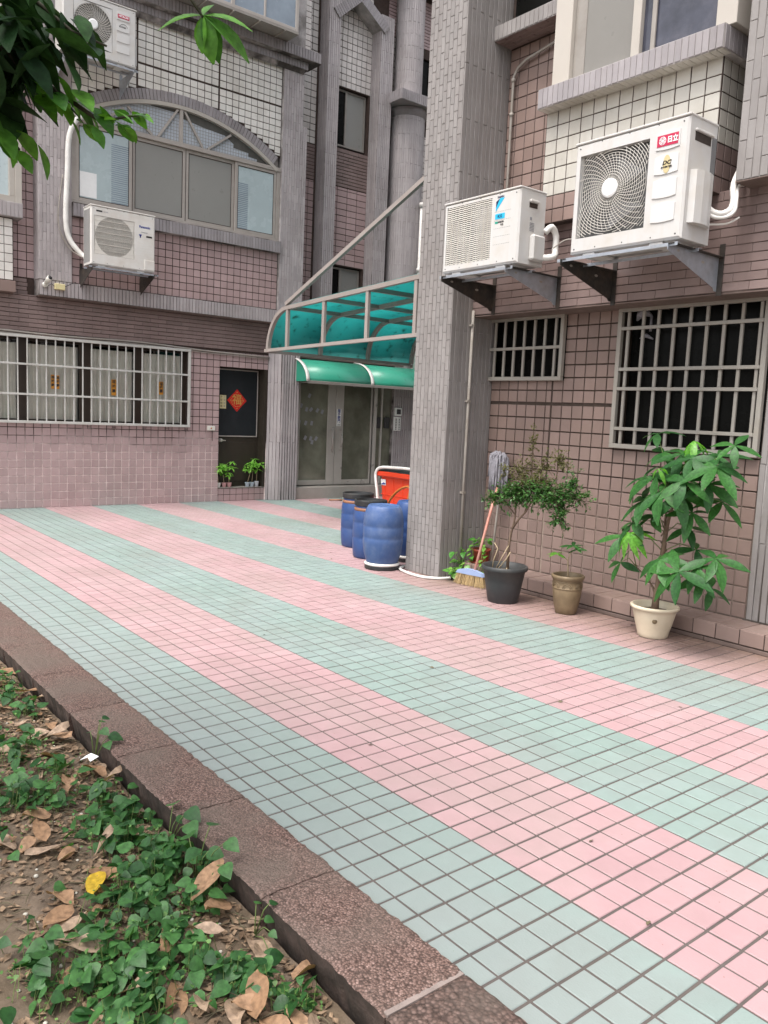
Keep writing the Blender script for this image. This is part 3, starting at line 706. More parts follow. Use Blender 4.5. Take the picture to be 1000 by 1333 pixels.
for (ya, za), (yb, zb) in zip(st[:-1], st[1:]):
    if yb - ya < .001: continue
    ns_ = max(1, int((yb-ya)/.06))
    for q in range(ns_):
        y0_ = ya+(yb-ya)*q/ns_; y1_ = ya+(yb-ya)*(q+1)/ns_; b0_ = za+(zb-za)*q/ns_; b1_ = za+(zb-za)*(q+1)/ns_
        t0_ = AC_Z+math.sqrt((AR_I-.055)**2-(y0_-AC_Y)**2); t1_ = AC_Z+math.sqrt((AR_I-.055)**2-(y1_-AC_Y)**2)
        if t0_ > b0_ and t1_ > b1_: m_.add([(XF-.0045, y0_, b0_), (XF-.0045, y1_, b1_), (XF-.0045, y1_, t1_), (XF-.0045, y0_, t0_)], [(0,1,2,3)])
m_.build('dark_film', M['dark_cloth'], bw)
gm = MB()
for k in range(66):
    y = 1.75 + k*.045; zt = AC_Z + math.sqrt(max(0, (AR_I-.06)**2 - (y-AC_Y)**2))
    if zt > 5.22: gm.box(XF-.0075, XF-.0060, y, y+.006, 5.2, zt)
for k in range(11):
    z = 5.22+k*.045; hf = math.sqrt(max(0, (AR_I-.06)**2 - (z-AC_Z)**2)); gm.box(XF-.0078, XF-.0063, AC_Y-min(hf,1.45), AC_Y+min(hf,1.45), z, z+.006)
gm.build('wire_mesh', M['frosted'], bw)
ac = MB(); V = []; F = []
po = arc(AR_I, 48, 1.6); pi_ = arc(AR_I-.05, 48, 1.57)
for (a, b), (c, d) in zip(po, pi_): V += [(XF+.045, a, b), (XF+.045, c, d), (XF-.03, c, d), (XF-.03, a, b)]
for i in range(48):
    for k in range(4): F.append((i*4+k, i*4+(k+1)%4, (i+1)*4+(k+1)%4, (i+1)*4+k))
ac.add(V, F); ac.build('arch_frame', M['beige_frame'], bw)
def bar2(mb, y0, z0, y1, z1, wd, x0, x1):
    d = Vector((y1-y0, z1-z0)); n_ = Vector((-d.y, d.x)).normalized()*wd/2
    mb.prism([(y0+n_.x, z0+n_.y), (y0-n_.x, z0-n_.y), (y1-n_.x, z1-n_.y), (y1+n_.x, z1+n_.y)], x0, x1, 'x')
fb_ = MB(); bar2(fb_, 3.2, 5.2, 3.2, 5.66, .05, XF, XF+.035)
for (a, b, c, d) in ((3.15,5.64,2.86,5.21),(3.25,5.64,3.54,5.21),(2.42,5.50,2.77,5.21),(3.99,5.49,3.62,5.21),(2.36,5.46,2.05,5.2)): bar2(fb_, a, b, c, d, .03, XF+.002, XF+.03)
fb_.build('fan_bar', M['alu'], bw)
# arch ring of bricks
ab = MB(); V = []; F = []
po = arc(AR_O, 48, 1.6); pi_ = arc(AR_I, 48, 1.6)
for (a, b), (c, d) in zip(po, pi_): V += [(XB+.012, a, b), (XB+.012, c, d), (XF-.05, c, d), (XF-.05, a, b)]
for i in range(48):
    for k in range(4): F.append((i*4+k, i*4+(k+1)%4, (i+1)*4+(k+1)%4, (i+1)*4+k))
ab.add(V, F); arch = ab.build('arch', M['flute_joint'], LB)
a0 = math.asin(1.6/AR_O); na = 62
for i in range(na):
    t0 = -a0 + 2*a0*(i+.06)/na; t1 = -a0 + 2*a0*(i+.94)/na; tm = (t0+t1)/2
    Wm = Fr((XB+.012, AC_Y+AR_I*math.sin(tm), AC_Z+AR_I*math.cos(tm)), (0, math.cos(tm), -math.sin(tm)), (0, math.sin(tm), math.cos(tm)), (1,0,0))
    k = ('archb',)
    if k not in TM:
        t = MB(); wd = 2*a0/na*.88*AR_I; t.tile(-wd/2, wd/2, .004, AR_O-AR_I-.003, .008, .003); TM[k] = t.mesh('arch_brick', M['arch_tile'])
    inst('arch_brick', TM[k], Wm, arch)
# upper panel of white tiles around the arch
up = MB(); V = []; F = []
n = 48
for i in range(n+1):
    y, z = arc(AR_O, n, 1.6)[i]; yy = 1.66 + (4.85-1.66)*i/n
    V += [(XB-.004, y if 0 < i < n else yy, z), (XB-.004, yy, 6.72)]
for i in range(n): F.append((2*i, 2*i+2, 2*i+3, 2*i+1))
up.add(V, F); up.box(-10.30, XB-.02, 1.66, 4.85, 5.9, 9); upper = up.build('upper_panel', M['wall_joint_dark'], LB)
rects = []
for (ua, ub) in ((1.665, 2.54), (2.56, 3.775), (3.795, 4.845)):
    for (va, vb) in ((5.12, 6.10), (6.118, 6.70)):
        nv = round((vb-va)/.0985)
        for r in grid(ua, ub, va, vb, (ub-ua)/round((ub-ua)/.108), (vb-va)/nv, .0105):
            cor = [(r[0], r[2]), (r[1], r[2])]
            dd = [math.hypot(a-AC_Y, b-AC_Z) for a, b in cor]
            if min(dd) > AR_O - .02: rects.append(r)
            elif math.hypot((r[0]+r[1])/2-AC_Y, r[3]-AC_Z) > AR_O:
                zz = AC_Z + math.sqrt(max(0, AR_O**2 - (min(abs(r[0]-AC_Y), abs(r[1]-AC_Y)))**2))
                if r[3] - zz > .014: rects.append((r[0], r[1], zz, r[3]))
tile_field('upper_tile', upper, FL(XB), rects, .004, .0022, M['white_tile'], nparts=290)
# cornice of two tiers of upright tiles
cn = MB(); cn.box(-10.3, -10.02, 1.0, 5.25, 6.72, 6.83); cn.box(-10.3, -9.92, .9, 5.42, 6.831, 6.99)
cn.prism([(-10.06,6.66),(-10.02,6.72),(-10.2,6.72)], 1.2, 5.2, 'y'); cornice = cn.build('cornice', M['flute_joint'], LB)
tile_field('cornice_tile', cornice, FL(-10.02), vgrid(1.0, 5.25, 6.725, 6.828, .05, .3, .008, 0), .012, .003, M['arch_tile'], nparts=80)
tile_field('cornice_tile', cornice, FL(-9.92), vgrid(.9, 5.42, 6.836, 6.985, .05, .3, .008, 0), .012, .003, M['arch_tile'], nparts=84)
# glazed balcony box above the cornice
bx = MB(); XO = -9.62
bx.box(-10.2, XO, 2.45, 4.81, 6.993, 7.03)
gb = bx.build('balcony', M['alu_dark'], LB)
m_ = MB()
for q in ((2.45,2.50,7.031,8.6),(3.10,3.14,7.031,8.6),(3.70,3.76,7.031,8.6),(4.23,4.26,7.031,8.6),(4.76,4.81,7.031,8.6)): m_.cbox(XO-.045, XO-.005, *q, .003)
m_.cbox(XO-.04, XO-.006, 2.501, 4.759, 7.032, 7.075, .003); m_.box(-10.2, XO-.02, 4.77, 4.80, 7.031, 8.6)
m_.build('balcony_frame', M['alu'], gb)
for a, b in ((2.50,3.10),(3.14,3.70),(3.76,4.23),(4.26,4.76)):
    p = MB(); p.box(XO-.03, XO-.024, a, b, 7.07, 8.6); p.build('pane', M['blue_glass'], gb)
m_ = MB(); 
for k in range(5): m_.tube([(-10.0, 2.9+k*.42, 6.985), (XO+.0, 2.9+k*.42, 6.985)], .012, 6)
m_.build('support_rod', M['pipe_grey'], gb)
# pale panel behind / right of the balcony
bs_ = MB(); bs_.box(-10.5, -10.20, 4.82, 5.40, 6.99, 9); pw_ = bs_.build('upper_side_wall', M['wall_joint_dark'], LB)
tile_field('side_tile', pw_, FL(-10.20), grid(4.83, 5.40, 7.0, 8.8, .23, .085, .008, stag=.5), .004, .002, M['pale_tile'])

# neighbouring bay cut by the left edge of the picture
NB = slabs(FL(-10.11), [(-2.6, .93, 2.86, 3.75)], -.2, -.004); nbp = NB.build('bay_panel', M['wall_joint_dark'], LB, FL(-10.11))
tile_field('bay_tile', nbp, FL(-10.11), grid(-1.6, .925, 2.98, 3.745, P, P, .008), .004, .0022, M['white_tile'])
m_ = MB(); m_.cbox(-10.3, -10.08, -2.6, .95, 2.83, 2.97, .004); m_.build('bay_base', M['wall_tile_warm'], LB)
m_ = MB(); m_.box(-10.3, -10.03, -2.6, 1.03, 3.755, 3.94); s2_ = m_.build('sill', M['strip_joint'], LB)
tile_field('sill_tile', s2_, FL(-10.03), vgrid(-2.0, 1.03, 3.76, 3.935, .05, .3, .007, 0), .006, .002, M['strip_tile_far'])
m_ = MB(); m_.cbox(-10.16, -10.06, .95, 1.03, 3.942, 5.25, .003); m_.cbox(-10.16, -10.07, -2.6, .949, 3.942, 4.02, .003); m_.cbox(-10.16, -10.07, .88, .949, 4.021, 5.25, .003); m_.cbox(-10.16, -10.06, -2.6, 1.03, 5.251, 5.32, .003)
nbw = m_.build('window', M['beige_frame'], LB)
p = MB(); p.box(-10.125, -10.12, -2.6, .88, 4.02, 5.25); p.build('pane', M['frosted_blue'], nbw)
m_ = MB(); m_.box(-10.3, -10.12, -2.6, 1.0, 5.32, 9); nb2 = m_.build('bay_panel', M['wall_joint_dark'], LB)
tile_field('bay_tile', nb2, FL(-10.12), grid(-1.6, 1.0, 5.33, 7, P, P, .008), .004, .0022, M['white_tile'])

# =================================================================== ENTRANCE BUILDING IN THE MIDDLE
EB = thing('entrance_building', 'recessed middle building with glass lobby doors under a gabled window bay', 'building', T(-10.6, 7, 0))
XR = -10.7
eb = slabs(FL(XR), cut([(5.22, 12, 2.3, 9)], [(6.16, 6.95, 5.98, 6.97), (6.16, 6.95, 3.3, 4.02), (7.95, 8.35, 6.95, 7.95)]), -.2, -.004)
ew = eb.build('facade_wall', M['wall_joint_dark'], EB, FL(XR))
def seg(u0, u1, v0, v1, nm, mat, pu, pv, stag=0): tile_field(nm, ew, FL(XR), grid(u0, u1, v0, v1, pu, pv, .011, stag, gu=(.003 if stag else .010)), .004, .002, M[mat], nparts=90)
seg(6.14, 6.98, 6.98, 8.6, 'facade_tile', 'pale_tile', .105, .105)
seg(6.14, 6.98, 5.35, 5.97, 'long_tile', 'band_tile', .21, .056, .5)
seg(6.14, 6.98, 4.03, 5.34, 'facade_tile', 'wall_tile', .21, .105)
seg(5.31, 5.86, 5.92, 8.7, 'facade_tile', 'pale_tile', .22, .105)
seg(5.31, 5.86, 5.35, 5.91, 'long_tile', 'band_tile', .22, .056, .5)
seg(5.31, 5.86, 2.9, 5.34, 'facade_tile', 'wall_tile', .22, .105)
seg(7.30, 7.62, 5.92, 8.1, 'facade_tile', 'pale_tile', .20, .105)
seg(7.30, 7.62, 5.35, 5.91, 'long_tile', 'band_tile', .20, .056, .5)
seg(7.30, 7.62, 3.5, 5.34, 'facade_tile', 'wall_tile', .20, .105)
seg(7.9, 8.6, 5.2, 6.6, 'facade_tile', 'pale_tile', .11, .105)
seg(7.32, 9.0, 8.11, 8.9, 'long_tile', 'wall_tile', .20, .056, .5)
# pilasters
for (a, b, zt, lab) in ((5.90, 6.14, 9, ''), (6.98, 7.26, 8.25, '')):
    m_ = MB(); m_.box(XR-.1, -10.45, a, b, 2.3, zt); pp = m_.build('pilaster', M['flute_joint'], EB)
    tile_field('pilaster_tile', pp, FL(-10.45), vgrid(a+.002, b-.002, 2.6, zt, .04, .35, .006), .007, .002, M['strip_tile_far'], nparts=70)
    tile_field('pilaster_tile', pp, FB(a), vgrid(XR, -10.452, 2.6, zt, .05, .8, .010), .006, .002, M['strip_tile_far'])
# gable trim over the upper window bay
for (y0, z0, y1, z1) in ((6.02, 7.97, 6.52, 8.42), (6.50, 8.42, 7.10, 8.02)):
    m_ = MB(); L_ = math.hypot(y1-y0, z1-z0); m_.box(0, L_, -.10, .07, -.0, .28)
    dv = Vector((0, (y1-y0)/L_, (z1-z0)/L_)); W = Fr((XR, y0, z0), tuple(dv), (0, -dv.z, dv.y), (1,0,0))
    gt = m_.build('gable_trim', M['strip_joint'], EB, W)
    rr = [(k*.05+.004, k*.05+.046, -.098, .068) for k in range(int(L_/.05))]
    tile_field('gable_tile', gt, W @ T(0,0,.281), rr, .006, .002, M['arch_tile'], nparts=14)
# two small windows in the bay
for z0, z1 in ((6.03, 6.96), (3.3, 4.0)):
    m_ = MB()
    for q in ((6.165,6.195,z0,z1),(6.90,6.93,z0,z1),(6.50,6.54,z0,z1)): m_.cbox(XR-.11, XR-.06, q[0], q[1], q[2]+.03, q[3]-.03, .002)
    for q in ((6.165,6.93,z0,z0+.03),(6.165,6.93,z1-.03,z1)): m_.cbox(XR-.11, XR-.06, *q, .002)
    sw = m_.build('window', M['alu_dark'], EB)
    p = MB(); p.box(XR-.09, XR-.085, 6.195, 6.50, z0+.03, z1-.03); p.build('pane', M['dark_glass'], sw)
    p = MB(); p.box(XR-.085, XR-.08, 6.54, 6.90, z0+.03, z1-.03); p.build('pane', M['frosted'], sw)
m_ = MB(); m_.box(XR-.1, XR-.05, 7.95, 8.35, 6.95, 7.95); m_.build('window', M['dark_glass'], EB)
# round column with a capital
m_ = MB(); m_.lathe([(.31,2.3),(.31,6.72)], 30, -10.55, 7.72, smooth=False)
cc = m_.build('column', M['strip_joint'], EB)
def ringtiles(nm, cx, cy, r, z0, z1, nn_, hh, gap, parent, mat, a0=-100, a1=100):
    mb = MB(); 
    for k in range(nn_):
        a = rad(a0 + (a1-a0)*(k+.5)/nn_); wd = rad(a1-a0)/nn_*r - gap
        t = MB(); z = z0 - (hh*.5 if k % 2 else 0)
        while z < z1:
            za, zb = max(z, z0), min(z+hh, z1)
            if zb-za > .03: t.tile(-wd/2, wd/2, za+gap/2, zb-gap/2, .006, .002)
            z += hh
        mb.xf(Fr((cx+r*math.cos(a), cy+r*math.sin(a), 0), (-math.sin(a), math.cos(a), 0), (0,0,1), (math.cos(a), math.sin(a), 0)), t)
    o = mb.build(nm, mat, parent); o['kind'] = 'stuff'
ringtiles('column_tiles', -10.55, 7.72, .31, 2.4, 6.72, 26, .5, .006, cc, M['strip_tile_far'])
m_ = MB(); m_.lathe([(.31,6.721),(.36,6.80),(.36,6.85)], 30, -10.55, 7.72, smooth=False); m_.box(-10.9,-10.12,7.22,8.25,6.86,7.04); m_.build('capital', M['arch_tile'], EB)
tile_field('capital_tile', cc, FL(-10.12), vgrid(7.22, 8.25, 6.863, 7.037, .05, .3, .008, 0), .01, .003, M['arch_tile'], nparts=16)
tile_field('capital_tile', cc, FB(7.22), vgrid(-10.9, -10.12, 6.863, 7.037, .05, .3, .008, 0), .01, .003, M['arch_tile'])
m_ = MB(); m_.lathe([(.25,7.041),(.25,9)], 30, -10.5, 7.65, smooth=False); c2_ = m_.build('column', M['strip_joint'], EB)
ringtiles('column_tiles', -10.5, 7.65, .25, 7.05, 8.9, 22, .4, .006, c2_, M['strip_tile_far'])
# lobby: step, glass doors, side posts, ribbed wall
m_ = MB(); m_.cbox(-10.75, -10.12, 5.315, 7.42, -.05, .2, .008); m_.build('entrance_step', M['step_stone'], EB)
m_ = MB(); m_.box(-10.5, -10.32, 5.312, 7.60, 2.06, 2.62); m_.box(-10.9, -10.7, 5.3, 12, -.1, 2.3)
for k in range(5): m_.box(-10.318, -10.27+.02*(k%2), 5.312, 8.2, 2.28+k*.062, 2.33+k*.062)
m_.build('lintel', M['soffit'], EB)
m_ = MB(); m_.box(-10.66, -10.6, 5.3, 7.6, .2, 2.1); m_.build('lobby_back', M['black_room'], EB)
XD = -10.31
def leaf(y0, y1, hinge):
    m_ = MB(); s0, s1 = (.055, .155) if hinge == 'l' else (.165, .03)
    m_.cbox(XD-.02, XD+.02, y0, y0+s0, .215, 2.05, .003); m_.cbox(XD-.02, XD+.02, y1-s1, y1, .215, 2.05, .003)
    m_.cbox(XD-.02, XD+.02, y0+s0+.001, y1-s1-.001, .215, .30, .003); m_.cbox(XD-.02, XD+.02, y0+s0+.001, y1-s1-.001, 1.98, 2.05, .003)
    d_ = m_.build('glass_door', M['steel'], EB)
    p = MB(); p.box(XD-.006, XD+.002, y0+s0, y1-s1, .29, 1.99); p.build('pane', M['door_glass'], d_)
    return d_
d1 = leaf(5.42, 6.195, 'l'); d2 = leaf(6.205, 7.0, 'r')
m_ = MB()
for y in (6.12, 6.30):
    m_.tube([(XD+.02, y, 1.17), (XD+.07, y, 1.17)], .009, 8); m_.tube([(XD+.02, y, .82), (XD+.07, y, .82)], .009, 8)
m_.tube([(XD+.07, 6.12, 1.22), (XD+.07, 6.12, .78)], .014, 10); m_.build('pull_handle', M['alu'], d1)
m_ = MB(); m_.tube([(XD+.07, 6.30, 1.10), (XD+.09, 6.31, 1.02), (XD+.09, 6.31, .96), (XD+.07, 6.30, .88)], .013, 8)
m_.build('pull_handle', M['alu'], d2)
m_ = MB(); m_.box(XD+.021, XD+.024, 6.225, 6.315, 1.235, 1.53); nt_ = m_.build('notice', M['paper_white'], None, label='narrow white notice with blue vertical writing on the lobby door stile', cat='notice')
for k, ch in enumerate('隨手關門'):
    text(ch, .062, Matrix(((0,0,1,XD+.0245),(1,0,0,6.27),(0,1,0,1.495-k*.058),(0,0,0,1))), M['blue_print'], nt_, ax='CENTER', bold=.001)
text('謝謝', .03, Matrix(((0,0,1,XD+.0245),(1,0,0,6.27),(0,1,0,1.255),(0,0,0,1))), M['ink_grey'], nt_, ax='CENTER')
# small diamond stickers on the left leaf
k0 = 0
for (y, z) in ((5.66,1.73),(5.50,1.56),(5.61,1.50),(5.70,1.50),(5.83,1.49),(5.93,1.47),(5.47,1.28),(5.60,1.27),(5.72,1.27),(5.60,1.02),(5.71,1.01),(5.82,1.01),(5.74,.95)):
    s = .045; a = U(-.3,.3); m_ = MB(); m_.add([(XD+.0032, y+s*math.cos(a+q), z+s*math.sin(a+q)) for q in (0.5,1.7,3.64,4.84)], [(0,1,2,3)]); m_.build('sticker', M['ink_grey'], d1)
m_ = MB()
for q in ((7.03,7.10),(7.20,7.23)): m_.cbox(XD-.03, XD+.03, q[0], q[1], .205, 2.06, .003)
m_.build('side_post', M['steel'], EB)
m_ = MB(); m_.box(XD-.012, XD-.006, 7.10, 7.20, .21, 2.06); m_.box(XD-.012, XD-.006, 7.23, 7.45, .21, 2.06); m_.build('side_pane', M['door_glass'], EB)
m_ = MB(); m_.cbox(XD+.005, XD+.03, 7.115, 7.185, 1.22, 1.42, .004); m_.cbox(XD+.005, XD+.03, 7.28, 7.40, 1.22, 1.42, .004); m_.build('lock_box', M['black_plastic'], EB)
m_ = MB(); m_.box(-10.7, -10.26, 7.45, 9.4, -.05, 2.9); rw = m_.build('ribbed_wall', M['flute_joint'], EB)
tile_field('rib_tile', rw, FL(-10.26), vgrid(7.452, 9.2, 0, 2.85, .048, 1.2, .009), .008, .003, M['strip_tile_far'], nparts=30)
# intercom
it = thing('intercom', 'cream intercom panel with dark screen and keypad on the ribbed wall', 'intercom', T(-10.25, 7.57, 1.4))
m_ = MB(); m_.cbox(-10.252, -10.215, 7.47, 7.625, 1.455, 1.60, .006); m_.build('camera_housing', M['paper_white'], it)
m_ = MB(); m_.box(-10.2148, -10.2128, 7.505, 7.60, 1.485, 1.575); m_.build('screen', M['black_plastic'], it)
m_ = MB(); m_.cbox(-10.252, -10.22, 7.46, 7.62, 1.185, 1.435, .006); m_.build('keypad_panel', M['paper_white'], it)
for i in range(7):
    for j in range(2):
        m_ = MB(); m_.cbox(-10.2198, -10.2155, 7.49+j*.075, 7.515+j*.075, 1.205+i*.03, 1.222+i*.03, .002); m_.build('button', M['black_plastic'], it)
# downpipe
m_ = MB(); m_.tube([(-10.18, 7.86, 2.1), (-10.18, 7.86, 5.22)], .045, 12); m_.tube([(-10.18,7.86,5.18),(-10.18,7.86,5.26)], .06, 12); m_.tube([(-10.18,7.86,4.05),(-10.18,7.86,4.12)], .06, 12)
m_.build('downpipe', M['pipe_white'], None, label='white plastic downpipe beside the round column, behind the main pillar', cat='pipe')
m_ = MB(); m_.tube([(-10.15, 7.95, 1.9), (-10.15, 7.93, 1.35), (-10.12, 7.92, 1.15), (-10.1, 7.96, .98), (-10.12, 8.02, .85), (-10.2, 8.05, .5)], .04, 10)
m_.build('hose_pipe', M['pipe_white'], None, label='bent white pipe low on the wall between the intercom and the main pillar', cat='pipe')

# green barrel awning over the lobby doors
aw = thing('awning', 'green curved sheet awning over the glass lobby doors, below the larger canopy', 'awning', T(-10.2, 5.2, 2.0))
def aprof(r0=0, n=10): return [(-10.27 + (.53-r0)*math.sin(math.pi/2*i/n), 1.95+r0*0 + (.37-r0)*math.cos(math.pi/2*i/n)) for i in range(n+1)]
def sheet(prof, y0, y1, mat, name, parent, th=.004):
    mb = MB(); V = []; F = []; n = len(prof)
    for (x, z) in prof: V += [(x, y0, z), (x, y1, z)]
    for i in range(n-1): F.append((2*i, 2*i+1, 2*i+3, 2*i+2))
    mb.add(V, F, True); o = mb.build(name, mat, parent)
    md = o.modifiers.new('thickness', 'SOLIDIFY'); md.thickness = th; return o
ys_ = [5.24, 6.55, 7.86, 8.6]
for a, b in zip(ys_[:-1], ys_[1:]): sheet(aprof(), a, b, M['awning_sheet'], 'awning_sheet', aw)
m_ = MB(); m_.prism([(-10.27,1.95)] + aprof(.004), 5.236, 5.240, 'y'); m_.build('end_cap', M['awning_sheet'], aw)
for y in ys_[:3]:
    m_ = MB(); V = []; F = []; pr = aprof(-.008, 14)
    for (x, z) in pr: V += [(x, y-.03, z), (x, y+.03, z)]
    for i in range(len(pr)-1): F.append((2*i, 2*i+1, 2*i+3, 2*i+2))
    m_.add(V, F, True); o = m_.build('rib', M['pipe_white'], aw); md = o.modifiers.new('thickness', 'SOLIDIFY'); md.thickness = .012
m_ = MB(); m_.cbox(-9.75, -9.725, 5.24, 8.6, 1.915, 1.962, .003); m_.build('front_rail', M['alu_dark'], aw)
m_ = MB(); 
for y in (5.35, 6.55, 7.8): m_.cbox(-10.27, -9.76, y-.015, y+.015, 1.925, 1.948, .002)
m_.build('bracket_arm', M['alu_dark'], aw)

# small things on the left wall
bl = thing('doorbell', 'small white doorbell box on the pink wall left of the black door', 'doorbell', T(-10.225, 3.8, 1.14))
m_ = MB(); m_.cbox(-10.226, -10.195, 3.74, 3.865, 1.11, 1.18, .004); m_.build('housing', M['plug_white'], bl)
m_ = MB(); m_.tube([(-10.195,3.80,1.145),(-10.188,3.80,1.145)], .012, 10); m_.build('button', M['hose_orange'], bl)
m_ = MB(); m_.tube([(-10.222,3.83,1.11),(-10.222,3.832,.95)], .003, 5); m_.build('cable', M['rust_steel'], bl)
m_ = MB(); pts = [(-10.205, y, 2.345 + .008*math.sin(y*3) - (.06*max(0,(y-2.5)/2.3)**1.4)) for y in [-.6+.3*k for k in range(19)]]
m_.tube(pts, .013, 8); m_.tube([(p_[0]+.002, p_[1], p_[2]-.028) for p_ in pts], .006, 6)
m_.build('conduit', M['pipe_grey'], None, label='thin brown conduit running along the wall above the barred window', cat='conduit')
# papers on the door
m_ = MB(); s = .178; m_.prism([(4.337, 1.59+s), (4.337-s*.97, 1.59), (4.337, 1.59-s), (4.337+s*.97, 1.59)], -10.3905, -10.388, 'x')
dm = m_.build('paper_diamond', M['paper_red'], None, label='red diamond paper with gold character stuck on the black door', cat='paper decoration')
text('福', .17, Matrix(((0,0,1,-10.3876),(1,0,0,4.337),(0,1,0,1.592),(0,0,0,1))), M['gold_ink'], dm, ax='CENTER', bold=.002)
m_ = MB()
for k in range(20):
    a0_ = 2*math.pi*k/20; m_.tube([(-10.387, 4.337+.098*math.cos(a0_+q), 1.59+.098*math.sin(a0_+q)) for q in (0,.1,.2)], .0045, 5)
for k in range(4):
    a0_ = math.pi/2*k; m_.tube([(-10.387, 4.337+.13*math.cos(a0_+q)*.9, 1.59+.13*math.sin(a0_+q)) for q in (-.12,0,.12)], .004, 5)
m_.build('gold_ring', M['gold_ink'], dm)
m_ = MB(); m_.box(-10.3905, -10.3885, 4.035, 4.145, 1.455, 1.665); nc = m_.build('note', M['paper_cream'], None, label='small cream note with two columns of writing beside the red diamond', cat='note')
for j in range(2):
    for k, ch in enumerate('平安如意'): text(ch, .038, Matrix(((0,0,1,-10.388),(1,0,0,4.062+j*.055),(0,1,0,1.635-k*.048),(0,0,0,1))), M['ink_grey'] if j else M['ink'], nc, ax='CENTER')
# camera and junction box on the left pier
cv = thing('security_camera', 'small white dome camera at the foot of the left bay pier', 'camera', T(-10.05, 1.30, 2.98))
m_ = MB(); m_.tube([(-10.07,1.30,2.97),(-10.02,1.30,2.97)], .035, 12); m_.tube([(-10.02,1.30,2.98),(-9.96,1.32,3.03),(-9.93,1.33,3.05)], [.02,.035,.036], 12); m_.build('housing', M['plug_white'], cv)
m_ = MB(); m_.tube([(-9.93,1.33,3.05),(-9.922,1.333,3.056)], .028, 12); m_.build('lens', M['black_plastic'], cv)
jb_ = thing('junction_box', 'cream junction box beside the small dome camera on the bay ledge', 'junction box', T(-10.05, 1.48, 2.95))
m_ = MB(); m_.cbox(-10.064, -10.01, 1.42, 1.55, 2.925, 3.0, .005); m_.build('housing', M['paper_cream'], jb_)
m_ = MB(); m_.tube([(-10.04,1.34,2.96),(-10.04,1.38,2.99),(-10.04,1.42,2.965)], .004, 5); m_.tube([(-10.04,1.55,2.97),(-10.04,1.62,3.01),(-10.05,1.7,3.05)], .004, 5); m_.build('cable', M['black_plastic'], jb_)

# =================================================================== RIGHT BUILDING (main pillar, barred windows)
RB = thing('apartment_building', 'right-hand tiled building with a tall grey pillar and two black barred windows', 'building', T(-1.5, 3.7, 0))
YW, YE = 3.60, 3.30
hs_ = (-4.20, -3.225, 1.835, 2.42); hb = (-2.675, -1.455, 1.30, 2.395)
m_ = slabs(FB(YW), cut([(-4.3, 4.0, -.3, 3.1)], [hs_, hb]), -.22, -.004)
rw_ = m_.build('ground_wall', M['wall_joint_warm'], RB, FB(YW))
Q = .1125
rects = []
for (ua, ub) in ((-4.08+.002, -3.350), (-3.340, 0.3)):
    for (va, vb) in ((.142, 1.622), (1.640, 2.395)):
        nv = round((vb-va)/Q); off = 0
        rects += grid(ua, ub, va, vb, .1115, (vb-va)/nv, .0105)
rects = cut(rects, [(hs_[0], hs_[1]+.002, hs_[2]-.002, hs_[3]), (hb[0]-.002, hb[1]+.002, hb[2]-.002, hb[3]+.1), (-1.455, 3.9, -1, 3)])
tile_field('wall_tile', rw_, FB(YW), rects, .005, .0025, M['wall_tile_warm'], nparts=300)
# ledge along the foot of the wall
m_ = MB(); m_.box(-4.079, 4.0, 3.302, 3.598, -.2, .137); kl = m_.build('foot_ledge', M['wall_joint_dark'], RB)
tile_field('ledge_tile', kl, T(0,0,.1372), [(u+.003, u+.169, 3.300, 3.588) for u in [-4.078+.172*k for k in range(28)]], .004, .0022, M['wall_tile_warm'], nparts=20)
tile_field('ledge_tile', kl, FB(3.3018), grid(-4.078, .9, .034, .139, .172, .105, .007), .005, .0022, M['wall_tile_warm'], nparts=20)
tile_field('ledge_foot', kl, FB(3.296), grid(-4.078, .9, 0, .03, .5, .03, .004), .004, .002, M['soffit'])
# ribbed pier at the right edge
m_ = MB(); m_.box(-1.44, 4.0, 3.585, 3.80, .14, 2.39); m_.box(-1.455, 4.0, 3.572, 3.5845, .14, .150); pr_ = m_.build('ribbed_pier', M['strip_joint'], RB)
tile_field('rib_tile', pr_, FB(3.583), vgrid(-1.44, .2, .15, 2.385, .048, 1.1, .009), .008, .003, M['strip_tile'], nparts=20)
# main pillar
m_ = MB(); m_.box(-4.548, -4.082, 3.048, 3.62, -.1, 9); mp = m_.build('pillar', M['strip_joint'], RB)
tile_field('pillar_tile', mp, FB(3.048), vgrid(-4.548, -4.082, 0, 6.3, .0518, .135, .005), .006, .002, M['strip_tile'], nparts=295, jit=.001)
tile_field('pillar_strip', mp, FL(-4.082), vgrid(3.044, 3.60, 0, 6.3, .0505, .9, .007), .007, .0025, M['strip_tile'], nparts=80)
# walls that close the volume
m_ = MB(); m_.box(-4.56, -4.40, 3.621, 12, -.3, 9); m_.box(-4.56, 4.2, 11.8, 12, -.3, 9); m_.box(4.0, 4.2, 3.3, 12, -.3, 9); m_.box(-4.56, 4.2, 3.0, 12, 9.0, 9.15)
m_.build('outer_shell', M['wall_joint_dark'], RB)
# brown lintel band that carries the units
m_ = MB(); m_.box(-4.08, 4.0, YE+.004, 3.598, 2.393, 3.07); lb = m_.build('lintel_band', M['band_joint'], RB)
tile_field('band_tile', lb, FB(YE+.004), grid(-4.078, .6, 2.40, 3.065, .235, .0603, .0065, stag=.5, gu=.003), .006, .002, M['band_tile'], nparts=150)
m_ = MB(); m_.box(-4.08, 4.0, YE, 3.599, 2.385, 2.3925); m_.build('lintel_underside', M['soffit'], RB)
